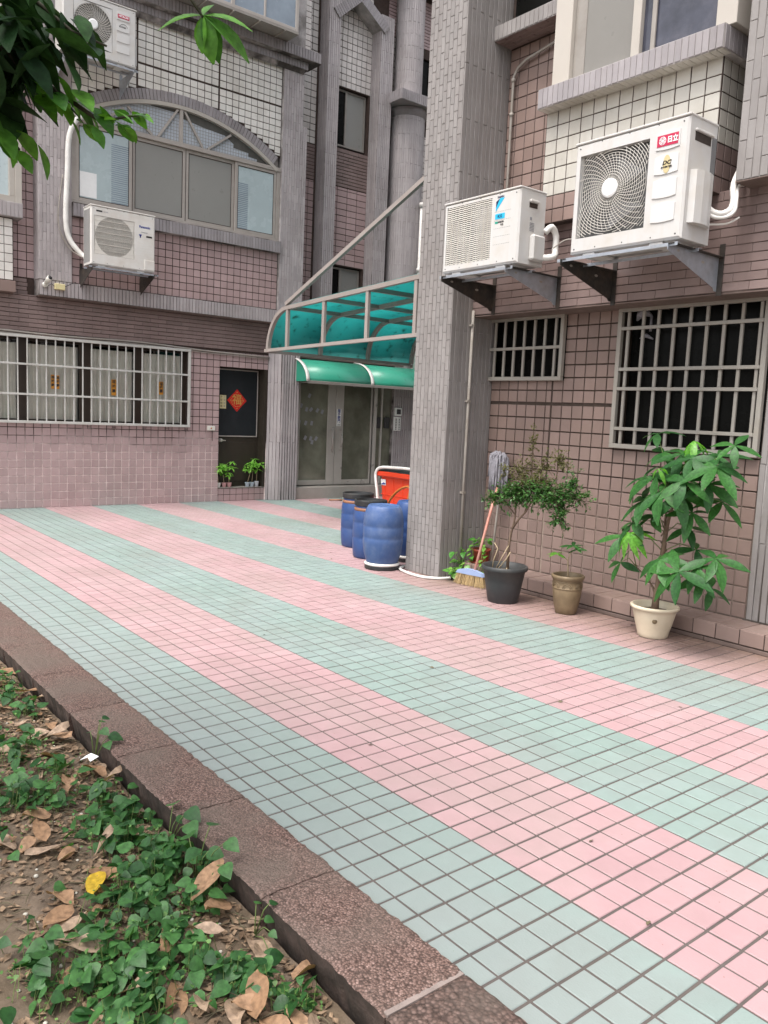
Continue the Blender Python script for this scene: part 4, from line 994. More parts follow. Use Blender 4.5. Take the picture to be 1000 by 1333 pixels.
# recessed upper wall
m_ = MB(); m_.box(-4.08, 4.0, 3.604, 3.8, 3.071, 9); uw2 = m_.build('upper_wall', M['wall_joint_dark'], RB)
tile_field('upper_tile', uw2, FB(3.604), grid(-4.078, -3.2, 3.08, 4.75, .1115, Q, .008), .005, .0025, M['wall_tile_warm'], nparts=60)
m_ = MB(); m_.box(-4.08, -3.17, 3.385, 3.603, 4.762, 4.885); l2 = m_.build('window_ledge', M['strip_joint'], RB)
tile_field('ledge_tile', l2, FB(3.385), vgrid(-4.078, -3.17, 4.765, 4.882, .0505, .3, .006, 0), .006, .002, M['strip_tile'], nparts=18)
tile_field('ledge_tile', l2, Fr((0,0,4.762),(1,0,0),(0,-1,0),(0,0,-1)), grid(-4.078, -3.17, -3.60, -3.39, .23, .052, .005, .5), .004, .002, M['band_tile'], nparts=16)
m_ = MB(); m_.box(-4.0, -3.2, 3.55, 3.60, 4.89, 6.5); m_.build('window', M['dark_glass'], RB)
# boxed bay with white tiles
YB = 3.205
m_ = MB(); m_.box(-3.258, -1.762, YB+.004, 3.598, 3.052, 3.912); bx_ = m_.build('bay_panel', M['wall_joint_dark'], RB)
def bcol(u, v): return M['wall_tile_warm'] if v < 3.30 else M['cream_tile']
tile_field('bay_tile', bx_, FB(YB+.004), grid(-3.256, -1.764, 3.055, 3.91, .1148, .1065, .008), .005, .0025, None, nparts=100, matf=bcol)
def bcol2(u, v): return M['band_tile'] if v < 3.40 else M['cream_tile']
tile_field('bay_side_tile', bx_, FL(-1.764), grid(3.215, 3.59, 3.055, 3.91, .094, .1065, .008), .004, .0025, None, nparts=30, matf=bcol2)
m_ = MB(); m_.box(-3.255, -1.70, 3.085, 3.598, 3.9125, 4.062); s3 = m_.build('sill', M['strip_joint'], RB)
tile_field('sill_tile', s3, FB(3.085), vgrid(-3.253, -1.702, 3.915, 4.060, .05, .3, .005, 0), .006, .002, M['arch_tile'], nparts=34)
tile_field('sill_tile', s3, FL(-1.70), vgrid(3.09, 3.59, 3.915, 4.060, .05, .3, .005, 0), .005, .002, M['arch_tile'], nparts=8)
tile_field('sill_under_tile', s3, Fr((0,0,3.9125),(1,0,0),(0,-1,0),(0,0,-1)), grid(-3.25, -1.705, -3.20, -3.09, .05, .11, .004), .003, .001, M['cream_tile'])
m_ = MB()
YV = 3.165
m_.cbox(-3.17, -3.005, YV-.03, YV+.06, 4.063, 6.2, .004); m_.cbox(-2.46, -2.39, YV-.02, YV+.04, 4.063, 6.2, .003); m_.cbox(-1.80, -1.655, YV-.03, YV+.40, 4.063, 6.2, .004)
m_.cbox(-3.004, -2.461, YV, YV+.04, 4.063, 4.082, .003); m_.cbox(-2.389, -1.801, YV, YV+.04, 4.063, 4.082, .003); m_.box(-3.17, -1.655, YV-.03, 3.6, 6.2, 6.3)
w3 = m_.build('window', M['beige_frame'], RB)
m_ = MB(); m_.cbox(-3.004, -2.90, YV+.012, YV+.045, 4.083, 6.2, .003); m_.build('sash', M['alu_dark'], w3)
m_ = MB(); m_.box(-2.90, -2.461, YV+.02, YV+.026, 4.083, 6.2); m_.build('pane', M['frosted_grey'], w3)
m_ = MB(); m_.box(-2.389, -1.801, YV+.02, YV+.026, 4.083, 6.2); m_.build('pane', M['blue_dark_glass'], w3)
m_ = MB(); m_.cbox(-2.315, -2.28, YV+.0, YV+.018, 4.083, 6.2, .003); m_.build('sash', M['alu_dark'], w3)
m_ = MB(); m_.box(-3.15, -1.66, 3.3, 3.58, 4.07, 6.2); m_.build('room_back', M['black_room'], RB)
# hanging upper pier at the right edge
m_ = MB(); m_.box(-1.545, 4.0, 3.108, 3.598, 3.058, 9); up2 = m_.build('upper_pier', M['strip_joint'], RB)
tile_field('pier_tile', up2, FB(3.108), vgrid(-1.543, -.2, 3.06, 6.2, .0518, .24, .006), .006, .002, M['strip_tile'], nparts=140)
tile_field('pier_tile', up2, FW(-1.545), vgrid(-3.59, -3.11, 3.06, 6.2, .0518, .6, .006), .006, .002, M['strip_tile'])
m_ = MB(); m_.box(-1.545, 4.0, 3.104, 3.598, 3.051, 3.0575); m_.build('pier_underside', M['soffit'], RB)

# barred windows
def bars_r(x0, x1, z0, z1, xs, zs, mat, lab, left=True, top=True, wb=.024):
    gm_ = MB(); y0, y1 = 3.545, 3.585
    gm_.cbox(x0, x1, y0, y1, z0, z0+.035, .003)
    if top: gm_.cbox(x0, x1, y0, y1, z1-.03, z1, .003)
    if left: gm_.cbox(x0, x0+.036, y0, y1, z0+.0355, z1-.0305, .003)
    gm_.cbox(x1-.036, x1, y0, y1, z0+.0355, z1-.0305, .003)
    g_ = gm_.build('window_grille', mat, RB, label=lab)
    bm_ = MB(); bm_.cbox(-wb/2, wb/2, -.010, .010, z0+.036, z1-.031, .003); bm_ = bm_.mesh('bar', mat)
    for x in xs: inst('bar', bm_, T(x, 3.570, 0), g_)
    for z in zs: h = MB(); h.cbox(x0+.037, x1-.037, 3.546, 3.5585, z-.013, z+.013, .002); h.build('cross_bar', mat, g_)
    return g_
bars_r(-2.68, -1.458, 1.292, 2.392, [-2.68+.088+.1335*k for k in range(9)], (2.232, 1.915, 1.762, 1.448), M['grille_beige'], None)
bars_r(-4.12, -3.222, 1.83, 2.392, [-3.222-.10-.118*k for k in range(7)], (2.115,), M['grille_beige'], None, left=False)
for a, b, c, d in (hb, hs_):
    m_ = MB(); m_.box(a, b, 3.70, 3.706, c, d); m_.build('pane', M['dark_glass'], RB)
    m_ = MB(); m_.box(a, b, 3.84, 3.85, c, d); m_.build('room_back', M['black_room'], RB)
m_ = MB()
for x in (-2.675, -2.28, -1.87, -1.49): m_.box(x, x+.03, 3.675, 3.699, 1.30, 2.395)
m_.box(-2.645, -1.46, 3.675, 3.699, 1.30, 1.33); m_.build('window_frame', M['brown_frame'], RB)
# folded cloth hanging behind the bars, and the dim curtains
m_ = MB(); m_.tube([(-2.57,3.64,2.30),(-2.54,3.63,2.34),(-2.49,3.63,2.36),(-2.44,3.64,2.33)], [.008,.03,.034,.01], 8); m_.tube([(-2.44,3.64,2.33),(-2.44,3.64,2.21)], .012, 6); m_.tube([(-2.53,3.64,2.16),(-2.47,3.63,2.18),(-2.41,3.64,2.15)], [.006,.018,.006], 6)
m_.build('hanging_cloth', M['mop_cloth'], None, label='grey cloth hooked inside the top left of the large barred window', cat='cloth')
for a, b in ((-2.60,-2.42), (-2.2,-1.98), (-3.5,-3.3)):
    c = MB(); V = []; F = []; n = 24
    for i in range(n+1):
        x = a+(b-a)*i/n; d = math.sin(i*1.6)*.012
        for z in (1.86 if a < -3 else 1.34, 2.05 if a > -3 else 2.3): V.append((x, 3.76+d, z))
    for i in range(n): F.append((2*i, 2*i+2, 2*i+3, 2*i+1))
    c.add(V, F, True); c.build('curtain', M['brown_frame'], RB)
# conduit up the pillar side, hooking into the recess above
m_ = MB(); m_.tube([(-4.055,3.285,.03),(-4.055,3.285,1.2),(-4.052,3.285,2.44)], .0135, 8)
for z in (.78, 1.62, 2.3): m_.box(-4.076, -4.04, 3.262, 3.308, z, z+.02)
m_.build('conduit', M['pipe_grey'], None, label='thin upright conduit clipped to the shaded side of the main pillar', cat='conduit')
m_ = MB(); m_.tube([(-3.99,3.56,2.95),(-3.99,3.56,3.7),(-3.99,3.56,4.46),(-3.985,3.56,4.50),(-3.94,3.56,4.56),(-3.85,3.56,4.60),(-3.60,3.56,4.64),(-3.2,3.56,4.70)], .0125, 8)
for z in (4.45, 4.16): m_.tube([(-3.99,3.56,z),(-3.99,3.56,z+.03)], .019, 8)
m_.build('conduit', M['pipe_grey'], None, label='thin conduit rising in the tiled recess and bending towards the upper window', cat='conduit')

# =================================================================== BIG CANOPY
cp = thing('canopy', 'large turquoise sheet canopy on a grey steel frame fixed behind the main pillar', 'canopy', T(-6.5, 4.2, 2.3))
Y0 = 3.75; YK = [3.75, 4.60, 5.45, 6.30]
def cprof(o=0, n=12):
    a = [(-7.96-(.52-o)*math.cos(math.pi/2*i/n), 2.27+(.56-o)*math.sin(math.pi/2*i/n)) for i in range(n+1)]
    return a + [(-4.6, 3.0-o)]
def cz(x): return 2.83 + (x+7.96)/(3.36)*.17
def sweep(mb, prof, y0, y1, d):
    V = []; F = []; n = len(prof)
    for i, (x, z) in enumerate(prof):
        a = prof[max(i-1,0)]; b = prof[min(i+1,n-1)]; t = Vector((b[0]-a[0], b[1]-a[1])).normalized(); nx, nz = -t.y*d, t.x*d
        V += [(x, y0, z), (x, y1, z), (x-nx, y1, z-nz), (x-nx, y0, z-nz)]
    for i in range(n-1):
        for k in range(4): F.append((i*4+k, i*4+(k+1)%4, (i+1)*4+(k+1)%4, (i+1)*4+k))
    F += [(0,3,2,1), ((n-1)*4, (n-1)*4+1, (n-1)*4+2, (n-1)*4+3)]
    mb.add(V, F)
for i, y in enumerate(YK):
    m_ = MB(); sweep(m_, cprof(.004), y-.025, y+.025, .05); m_.build('rib', M['canopy_frame'], cp)
m_ = MB(); m_.prism([(-8.52,2.245),(-8.52,2.285),(-4.6,2.365),(-4.6,2.325)], Y0-.024, Y0+.024, 'y'); m_.build('bottom_rail', M['canopy_frame'], cp)
for x in (-7.97, -7.13, -6.25, -5.40):
    m_ = MB(); m_.cbox(x-.026, x+.026, Y0-.02, Y0+.02, 2.27+(x+8.5)*.0205+.014, cz(x)-.052, .003); m_.build('upright', M['canopy_frame'], cp)
    m_ = MB(); m_.prism([(x-.022, cz(x)-.052), (x+.022, cz(x)-.052), (x+.022, cz(x)-.003), (x-.022, cz(x)-.003)], Y0+.026, 6.3, 'y'); m_.build('purlin', M['canopy_frame'], cp)
m_ = MB(); m_.box(-8.50, -8.455, Y0+.026, 6.3, 2.235, 2.275); m_.build('eave_rail', M['canopy_frame'], cp)
for a, b in zip(YK[:-1], YK[1:]):
    sheet([(x, z+.004) for x, z in cprof()], a, b, M['canopy_sheet'], 'canopy_sheet', cp, .003)
m_ = MB(); a = Vector((-8.02, Y0, 2.85)); b = Vector((-4.58, Y0, 4.235)); d = (b-a).normalized(); n_ = Vector((-d.z, 0, d.x))*.024
m_.prism([(a.x+n_.x, a.z+n_.z), (a.x-n_.x, a.z-n_.z), (b.x-n_.x, b.z-n_.z), (b.x+n_.x, b.z+n_.z)], Y0-.022, Y0+.022, 'y'); m_.build('tie_bar', M['canopy_frame'], cp)

# =================================================================== AIR CONDITIONERS
def casing(w_, h_, d_, hole, hd=.05, c=.014):
    mb = MB(); x0,x1,z0,z1 = hole
    O = [(0,c,0),(w_,c,0),(w_,c,h_),(0,c,h_)]; B = [(0,d_,0),(w_,d_,0),(w_,d_,h_),(0,d_,h_)]
    I = [(c,0,c),(w_-c,0,c),(w_-c,0,h_-c),(c,0,h_-c)]; Hh = [(x0,0,z0),(x1,0,z0),(x1,0,z1),(x0,0,z1)]; D = [(x0,hd,z0),(x1,hd,z0),(x1,hd,z1),(x0,hd,z1)]
    V = O+B+I+Hh+D; F = []
    for k in range(4):
        n_ = (k+1)%4
        F += [(k, 4+k, 4+n_, n_)[::-1] if False else (k, n_, 4+n_, 4+k)[::-1], (8+k, 8+n_, n_, k)[::-1], (12+k, 12+n_, 8+n_, 8+k)[::-1], (12+k, 16+k, 16+n_, 12+n_)[::-1]]
    F += [(7,6,5,4)[::-1], (16,17,18,19)]
    return mb.add(V, F)
def ac_base(label, W, w_, h_, d_, hole, mat, group=None):
    t = thing('air_conditioner', label, 'air conditioner', W)
    casing(w_, h_, d_, hole).build('casing', mat, t, W)
    m_ = MB(); m_.cbox(-.006, w_+.006, -.004, d_+.004, h_, h_+.014, .004); m_.build('lid', mat, t, W)
    m_ = MB()
    for x in (.04, w_-.04):
        for z in (.03, h_-.03): m_.tube([(x, .0, z), (x, -.002, z)], .005, 8)
    for x in (.25*w_, .5*w_, .75*w_): m_.tube([(x, 0, .028), (x, -.002, .028)], .004, 8); m_.tube([(x, 0, h_-.012), (x, -.002, h_-.012)], .004, 8)
    m_.build('screw', M['black_plastic'], t, W)
    for xa in (.10, w_-.24): m_ = MB(); m_.cbox(xa, xa+.10, .02, d_-.02, -.022, -.0005, .004); m_.build('foot', mat, t, W)
    return t
def round_grille(t, W, cx, cz_, hole, rmax, mat, spokes=44, rings=17, hubr=.075, twist=.5, hubmat=None, r0=.09):
    x0,x1,z0,z1 = hole; mb = MB()
    ins = lambda x, z: x0+.004 < x < x1-.004 and z0+.004 < z < z1-.004
    for i in range(rings):
        r = r0 + (rmax-r0)*i/(rings-1); n = max(28, int(r*180)); seg_ = []
        for k in range(n+1):
            a = 2*math.pi*k/n; x, z = cx+r*math.cos(a), cz_+r*math.sin(a)
            if ins(x, z): seg_.append((x, .004, z))
            else:
                if len(seg_) > 1: mb.tube(seg_, .0018, 4, False)
                seg_ = []
        if len(seg_) > 1: mb.tube(seg_, .0018, 4, False)
    for k in range(spokes):
        a0_ = 2*math.pi*k/spokes; seg_ = []
        for j in range(9):
            f = j/8; r = hubr*.9 + (rmax-hubr*.9)*f; a = a0_ + twist*f; x, z = cx+r*math.cos(a), cz_+r*math.sin(a)
            if ins(x, z): seg_.append((x, .007, z))
            else: break
        if len(seg_) > 1: mb.tube(seg_, .0023, 4, False)
    mb.build('fan_guard', mat, t, W)
    m_ = MB(); m_.tube([(cx, .006, cz_), (cx, -.004, cz_), (cx, -.010, cz_)], [hubr, hubr, hubr*.8], 28, smooth=False); m_.build('hub_disc', hubmat or mat, t, W)
def corner_plates(t, W, hole, cx, cz_, r, mat):
    x0,x1,z0,z1 = hole
    for sx_, sz_ in ((0,0),(1,0),(1,1),(0,1)):
        X = (x0+.003, x1-.003)[sx_]; Z = (z0+.003, z1-.003)[sz_]; p = [(X, Z)]
        a0_ = math.atan2(-1 if not sz_ else 1, 0); a1_ = math.pi if not sx_ else 0
        for k in range(13):
            f = k/12; vx = (0 if f < 0 else math.sin(f*math.pi/2))*(1 if sx_ else -1); vz = math.cos(f*math.pi/2)*(1 if sz_ else -1)
            px_ = cx+r*vx; pz_ = cz_+r*vz; p.append((min(max(px_, x0+.003), x1-.003), min(max(pz_, z0+.003), z1-.003)))
        m_ = MB(); n = len(p); V = [(a, .004, b) for a, b in p]; F = [(0, k, k+1) for k in range(1, n-1)]; m_.add(V, F); m_.build('corner_plate', mat, t, W)
def fan(t, W, cx, cz_, r, hole):
    x0,x1,z0,z1 = hole
    for k in range(3):
        a = 2*math.pi*k/3+.4; mb = MB(); V = []; 
        for j in range(6):
            f = j/5; rr = .05+(r-.05)*f; V += [(cx+rr*math.cos(a+.0), .028, cz_+rr*math.sin(a)), (cx+rr*math.cos(a+.9+.35*f), .044, cz_+rr*math.sin(a+.9+.35*f))]
        mb.add(V, [(2*j, 2*j+1, 2*j+3, 2*j+2) for j in range(5)], True); o = mb.build('fan_blade', M['ac_blade'], t, W)
    m_ = MB(); m_.box(x0+.001, x1-.001, .0455, .0485, z0+.001, z1-.001); m_.build('coil', M['ac_coil'], t, W)

# -- large unit under the upper window
W = T(-2.52, 2.70, 2.658)
w_, h_, d_ = .872, .735, .32
hole = (.045, .595, .10, .655)
t = ac_base('large white air conditioner with round fan guard, under the upper right window', W, w_, h_, d_, hole, M['ac_white'])
fan(t, W, .32, .378, .25, hole); round_grille(t, W, .305, .40, hole, .40, M['ac_grille'], 46, 19, .062, .75, M['badge_white'])
def badge_poly(x0, x1, z0, z1, bow=.012, n=8):
    p = [(x0, z0)]
    for i in range(n+1): p.append((x0+(x1-x0)*i/n, z0-.0 - bow*math.sin(math.pi*i/n)*.6))
    for i in range(n+1): p.append((x1+(x0-x1)*i/n, z1+bow*math.sin(math.pi*i/n)))
    return p[1:]
for i, (za, zb) in enumerate(((.565,.665),(.415,.52),(.27,.375),(.12,.225))):
    m_ = MB(); m_.prism(badge_poly(.645, .815, za, zb), -.006, .001, 'y'); m_.build('raised_panel', M['ac_panel'], t, W)
m_ = MB(); m_.prism([(.655,.580),(.805,.580),(.805,.648),(.655,.648)], -.0085, -.0062, 'y'); bd = m_.build('badge', M['hitachi_red'], t, W)
m_ = MB(); m_.tube([(.694,-.0086,.614),(.694,-.0092,.614)], .025, 24, smooth=False); m_.build('badge_emblem', M['badge_white'], bd, W)
m_ = MB(); 
for r_ in (.019, .011): m_.tube([(.694+r_*math.cos(a_*.35), -.0094, .614+r_*math.sin(a_*.35)) for a_ in range(19)], .0014, 4)
for a_ in range(4): m_.tube([(.694+.012*math.cos(a_*1.571), -.0094, .614+.012*math.sin(a_*1.571)), (.694+.024*math.cos(a_*1.571), -.0094, .614+.024*math.sin(a_*1.571))], .0014, 4)
m_.build('badge_emblem', M['hitachi_red'], bd, W)
text('日立', .042, W @ TF(.727, -.0092, .612), M['badge_white'], bd, bold=.0016, sx=.92)
m_ = MB(); m_.prism([(.735+.026*math.cos(a_*.2618), .467+.056*math.sin(a_*.2618)) for a_ in range(24)], -.0085, -.0062, 'y'); b2 = m_.build('badge', M['gold'], t, W)
text('DC', .034, W @ TF(.735, -.0092, .475), M['ink'], b2, ax='CENTER', bold=.0014, shear=.2, sx=1.2)
text('INVERTER', .014, W @ TF(.735, -.0092, .449), M['ink'], b2, ax='CENTER', bold=.0006, shear=.2, sx=1.25)
# side: handle recess, service cover
m_ = MB(); m_.box(w_+.0005, w_+.002, .07, .25, .60, .655); m_.build('handle_recess', M['brown_frame'], t, W)
m_ = MB(); m_.cbox(w_, w_+.02, .06, .26, .652, .668, .004); m_.build('handle_lip', M['ac_white'], t, W)
m_ = MB(); m_.box(w_+.001, w_+.0025, .265, .315, .33, .66); m_.build('louvre', M['ac_blade'], t, W)
m_ = MB(); pf = [(w_, .05), (w_+.035, .07), (w_+.05, .13), (w_+.05, .20), (w_+.03, .27), (w_, .30)]
m_.prism(pf, .10, .42, 'z'); m_.build('service_cover', M['ac_white'], t, W)

# -- slatted unit beside the pillar
W = T(-3.855, 2.70, 2.665); w_, h_, d_ = .835, .545, .29
hole = (.035, .545, .055, .515)
t = ac_base('smaller slatted white air conditioner with blue triangle mark beside the main pillar', W, w_, h_, d_, hole, M['ac_white'])
fan(t, W, .29, .285, .20, hole)
m_ = MB(); n = 30
for k in range(n):
    z = hole[2]+.008+(hole[3]-hole[2]-.016)*k/(n-1); V = []; F = []; mseg = 44
    for i in range(mseg+1):
        x = hole[0]+.002+(hole[1]-hole[0]-.004)*i/mseg; dz = .0030*math.sin(i*math.pi/2)
        V += [(x, .002, z+dz+.0038), (x, .002, z+dz-.0038), (x, .012, z+dz-.0025)]
    for i in range(mseg): F += [(3*i, 3*i+1, 3*i+4, 3*i+3), (3*i+1, 3*i+2, 3*i+5, 3*i+4)]
    m_.add(V, F)
for k in range(7): x = hole[0]+.05+.072*k; m_.box(x, x+.005, .0125, .016, hole[2], hole[3])
g_ = m_.build('slat_grille', M['ac_grille'], t, W); g_['kind'] = 'stuff'
m_ = MB(); m_.prism([(.58,.50),(.60,.50),(.582,.445)][::-1], -.0015, .0005, 'y'); 
m_ = MB(); m_.prism([(.588,.478),(.628,.500),(.588,.425)], -.0012, .0005, 'y'); m_.build('logo', M['navy'], t, W)
m_ = MB(); m_.prism([(.628,.500),(.675,.500),(.588,.405),(.588,.430)], -.0016, .0004, 'y'); m_.build('logo', M['cyan'], t, W)
text('DAIKIN', .020, W @ TF(.600, -.0012, .509), M['navy'], t, bold=.0006)
m_ = MB(); m_.prism([(.585,.345),(.685,.345),(.685,.385),(.585,.385)], -.0015, .0005, 'y'); b3 = m_.build('badge', M['cyan'], t, W)
text('R32', .030, W @ TF(.612, -.0022, .364), M['navy'], b3, bold=.0005)
m_ = MB(); m_.box(.585, .615, -.0012, 0, .312, .328); m_.build('badge', M['green_print'], t, W)
text('INVERTER', .017, W @ TF(.617, -.0012, .321), M['ink'], t, bold=.0007, sx=.8)
text('R32', .019, W @ TF(.645, -.0012, .300), M['ink'], t, bold=.0004)
m_ = MB()
for z in (.40, .335, .275, .215, .155):
    for k in range(10): m_.box(.575+k*.018, .585+k*.018, -.0008, 0, z, z+.0022)
m_.build('moulded_line', M['ac_blade'], t, W)
m_ = MB(); m_.cbox(w_-.001, w_+.02, .10, .20, .455, .478, .006); m_.build('handle_lip', M['ac_white'], t, W)
m_ = MB(); m_.box(w_+.0005, w_+.002, .105, .195, .42, .454); m_.build('handle_recess', M['brown_frame'], t, W)
m_ = MB(); m_.cbox(w_, w_+.05, .12, .26, .03, .22, .012); m_.build('service_cover', M['ac_white'], t, W)
m_ = MB()
for k in range(6): m_.box(w_+.0005, w_+.0018, .12, .17, .25+k*.011, .255+k*.011)
m_.box(w_+.0005, w_+.0018, .12, .14, .33, .35); m_.build('warning_label', M['ink_grey'], t, W)

def WL(x, y, z): return T(x, y, z) @ RotZ(math.pi/2)    # local front (-y) turned to face +x
# -- unit hanging under the arched window
W = WL(-9.60, 1.745, 3.255); w_, h_, d_ = .868, .735, .27
hole = (.045, .58, .135, .62)
t = ac_base('white air conditioner with a square beige grille under the left arched window', W, w_, h_, d_, hole, M['ac_old'])
fan(t, W, .32, .38, .22, hole)
m_ = MB()
for k in range(48): z = hole[2]+.006+(hole[3]-hole[2]-.012)*k/47; m_.box(hole[0]+.003, hole[1]-.003, .006, .010, z-.0022, z+.0022)
for k in range(36): x = hole[0]+.006+(hole[1]-hole[0]-.012)*k/35; m_.box(x-.0018, x+.0018, .0105, .0135, hole[2]+.003, hole[3]-.003)
g_ = m_.build('mesh_grille', M['ac_grille'], t, W); g_['kind'] = 'stuff'
m_ = MB()
for k in range(6): z = .19+k*.075; m_.cbox(hole[0]+.002, hole[1]-.002, .002, .0055, z-.0022, z+.0022, .001)
m_.build('grille_bar', M['ac_grille'], t, W)
corner_plates(t, W, hole, .312, .378, .252, M['ac_grille'])
text('Panasonic', .044, W @ TF(.645, -.001, .575), M['blue_print'], t, bold=.0014, sx=.88)
text('Inverter', .030, W @ TF(.675, -.001, .505), M['ink_grey'], t, shear=.3, sx=.9)
m_ = MB(); m_.prism([(.64,.475),(.685,.475),(.6625,.435)], -.0015, 0, 'y'); m_.box(.655,.670,-.0015,0,.43,.46); m_.build('logo', M['blue_print'], t, W)
m_ = MB(); m_.box(.745, .825, -.0015, 0, .445, .468); m_.box(.07, .15, -.0015, 0, .668, .688); m_.build('label', M['ink'], t, W)
text('R410A', .022, W @ TF(.165, -.001, .677), M['ink_grey'], t)
m_ = MB()
for k in range(10): m_.box(.62, .84, -.0008, 0, .36-k*.033, .3625-k*.033)
m_.build('moulded_line', M['ac_grille'], t, W)
m_ = MB(); m_.cbox(.72, .862, -.010, .0, .02, .15, .004); m_.build('service_cover', M['ac_old'], t, W)
m_ = MB()
for k in range(5): m_.box(-.0035, -.0005, .04+k*.045, .065+k*.045, .03, .70)
m_.build('side_slot', M['ac_blade'], t, W)
# -- unit high on the left, half behind the leaves
W = WL(-9.60, 1.40, 5.812); w_, h_, d_ = .93, .70, .30
hole = (.13, .62, .10, .63)
t = ac_base('white air conditioner with round fan guard high on the left, partly hidden by tree leaves', W, w_, h_, d_, hole, M['ac_white'])
fan(t, W, .375, .40, .22, hole); round_grille(t, W, .375, .38, hole, .265, M['ac_grille'], 40, 11, .06, .5, M['badge_white'])
corner_plates(t, W, hole, .375, .38, .236, M['ac_panel'])
for i, (za, zb) in enumerate(((.535,.63),(.40,.495),(.27,.36),(.14,.225))):
    m_ = MB(); m_.prism(badge_poly(.675, .84, za, zb, .008), -.006, .001, 'y'); m_.build('raised_panel', M['ac_panel'], t, W)
m_ = MB(); m_.box(.685, .835, -.0085, -.0062, .555, .598); b4 = m_.build('badge', M['hitachi_red'], t, W)
text('HITACHI', .034, W @ TF(.76, -.0092, .577), M['badge_white'], b4, ax='CENTER', bold=.001, sx=.95)
text('R-410A', .028, W @ TF(.705, -.0066, .452), M['ink'], t, bold=.001)
m_ = MB(); m_.tube([(.765+.045*math.cos(a_*.25), -.007, .455+.035*math.sin(a_*.25)) for a_ in range(13)], .002, 4); m_.build('label_ring', M['ink'], t, W)
m_ = MB(); m_.cbox(w_, w_+.035, .05, .25, .05, .40, .01); m_.build('service_cover', M['ac_white'], t, W)

# wall brackets
def bracket(label, W, w_, d_, wall, xs, rail, metal, hgt=.28, front=-.02):
    """steel arms carrying a unit: W is the unit's frame, wall = distance from its front to the wall"""
    t = thing('wall_bracket', label, 'bracket', W)
    for x in xs:
        m_ = MB(); m_.prism([(front, -.026), (wall, -.026), (wall, -.026-hgt), (wall-.03, -.026-hgt), (wall-.05, -.026-hgt+.02), (front, -.026-.04)], x-.002, x+.002, 'x'); m_.build('arm', M['galv'] if (x > .5 and metal.name == 'rust_steel' and wall > .55) else metal, t, W)
        m_ = MB(); m_.prism([(.10+.016*math.cos(q*.6283), -.055+.008*math.sin(q*.6283)) for q in range(10)], x+.0021, x+.0032, 'x'); m_.prism([(wall-.20+.02*math.cos(q*.6283), -.085+.009*math.sin(q*.6283)) for q in range(10)], x+.0021, x+.0032, 'x'); m_.build('slot', M['pipe_grey'], t, W)
        m_ = MB(); m_.box(x+.0022, x+.04, front, wall-.005, -.0300, -.0262); m_.box(x+.0022, x+.04, wall-.006, wall-.002, -.026-hgt-.03, .06); m_.build('flange', metal, t, W)
    for y in rail:
        m_ = MB(); m_.cbox(xs[0]-.04, xs[-1]+.06, y, y+.04, -.0258, -.0228, .001); m_.cbox(xs[0]-.04, xs[-1]+.06, y-.003, y, -.045, -.0228, .001); m_.build('rail', M['galv'], t, W)
    return t
bracket('dark steel bracket pair under the large air conditioner on the right', T(-2.52, 2.70, 2.658), .872, .32, .596, (-.06, .80), (-.005, .24), M['rust_steel'], .225)
bracket('dark steel bracket pair under the slatted air conditioner by the pillar', T(-3.855, 2.70, 2.665), .835, .29, .596, (.02, .74), (-.003, .22), M['rust_steel'], .22)
bracket('grey and rusted bracket pair under the square-grilled air conditioner on the left', WL(-9.60, 1.745, 3.255), .868, .27, .505, (.02, .86), (.0, .2), M['rust_steel'], .25)
bracket('steel bracket pair under the high air conditioner behind the leaves', WL(-9.60, 1.40, 5.812), .93, .30, .505, (.05, .90), (.0, .2), M['galv'], .24)

# insulated pipes
def pipe(label, pts, r, mat='pipe_white', n=12, wrap=False):
    m_ = MB(); P_ = [Vector(p) for p in pts]; out = []
    for i in range(len(P_)-1):
        p0, p1, p2, p3 = P_[max(i-1,0)], P_[i], P_[i+1], P_[min(i+2, len(P_)-1)]
        for k in range(6):
            f = k/6; out.append(.5*((2*p1)+(p2-p0)*f+(2*p0-5*p1+4*p2-p3)*f*f+(3*p1-p0-3*p2+p3)*f**3))
    out.append(P_[-1]); rs = [r*(1+ (.06 if (wrap and i % 3 == 0) else 0)) for i in range(len(out))]
    m_.tube(out, rs, n); return m_.build('refrigerant_pipe', M[mat], None, label=label, cat='pipe')
pipe('thick wrapped white pipe curving down the left pier to the square-grilled unit', [(-10.08,1.96,5.22),(-10.03,1.86,5.215),(-10.0,1.70,5.12),(-10.0,1.60,4.88),(-10.0,1.575,4.4),(-10.0,1.555,3.86),(-10.0,1.60,3.60),(-9.95,1.73,3.42),(-9.88,1.80,3.36)], .033, wrap=True)
pipe('thin grey cable looping beside the thick white pipe on the left pier', [(-10.04,1.53,4.4),(-10.04,1.47,3.9),(-10.03,1.50,3.66),(-10.0,1.62,3.46),(-9.9,1.75,3.36)], .008, 'pipe_grey', 6)
pipe('white wrapped pipes looping from the large unit up beside the hanging pier', [(-1.66,2.97,2.92),(-1.63,2.99,2.87),(-1.585,3.03,2.85),(-1.55,3.08,2.88),(-1.545,3.10,2.94),(-1.565,3.12,3.02),(-1.58,3.17,3.10),(-1.60,3.28,3.20),(-1.62,3.45,3.25)], .019, wrap=True)
pipe('second thinner white pipe looping under the first behind the large unit', [(-1.66,2.97,2.87),(-1.61,3.0,2.83),(-1.56,3.05,2.83),(-1.525,3.09,2.87),(-1.53,3.11,2.95),(-1.56,3.17,3.04),(-1.60,3.35,3.1)], .012)
pipe('thin drain hose from the back of the large unit', [(-1.66,3.0,2.79),(-1.58,3.1,2.80),(-1.52,3.15,2.84)], .006)
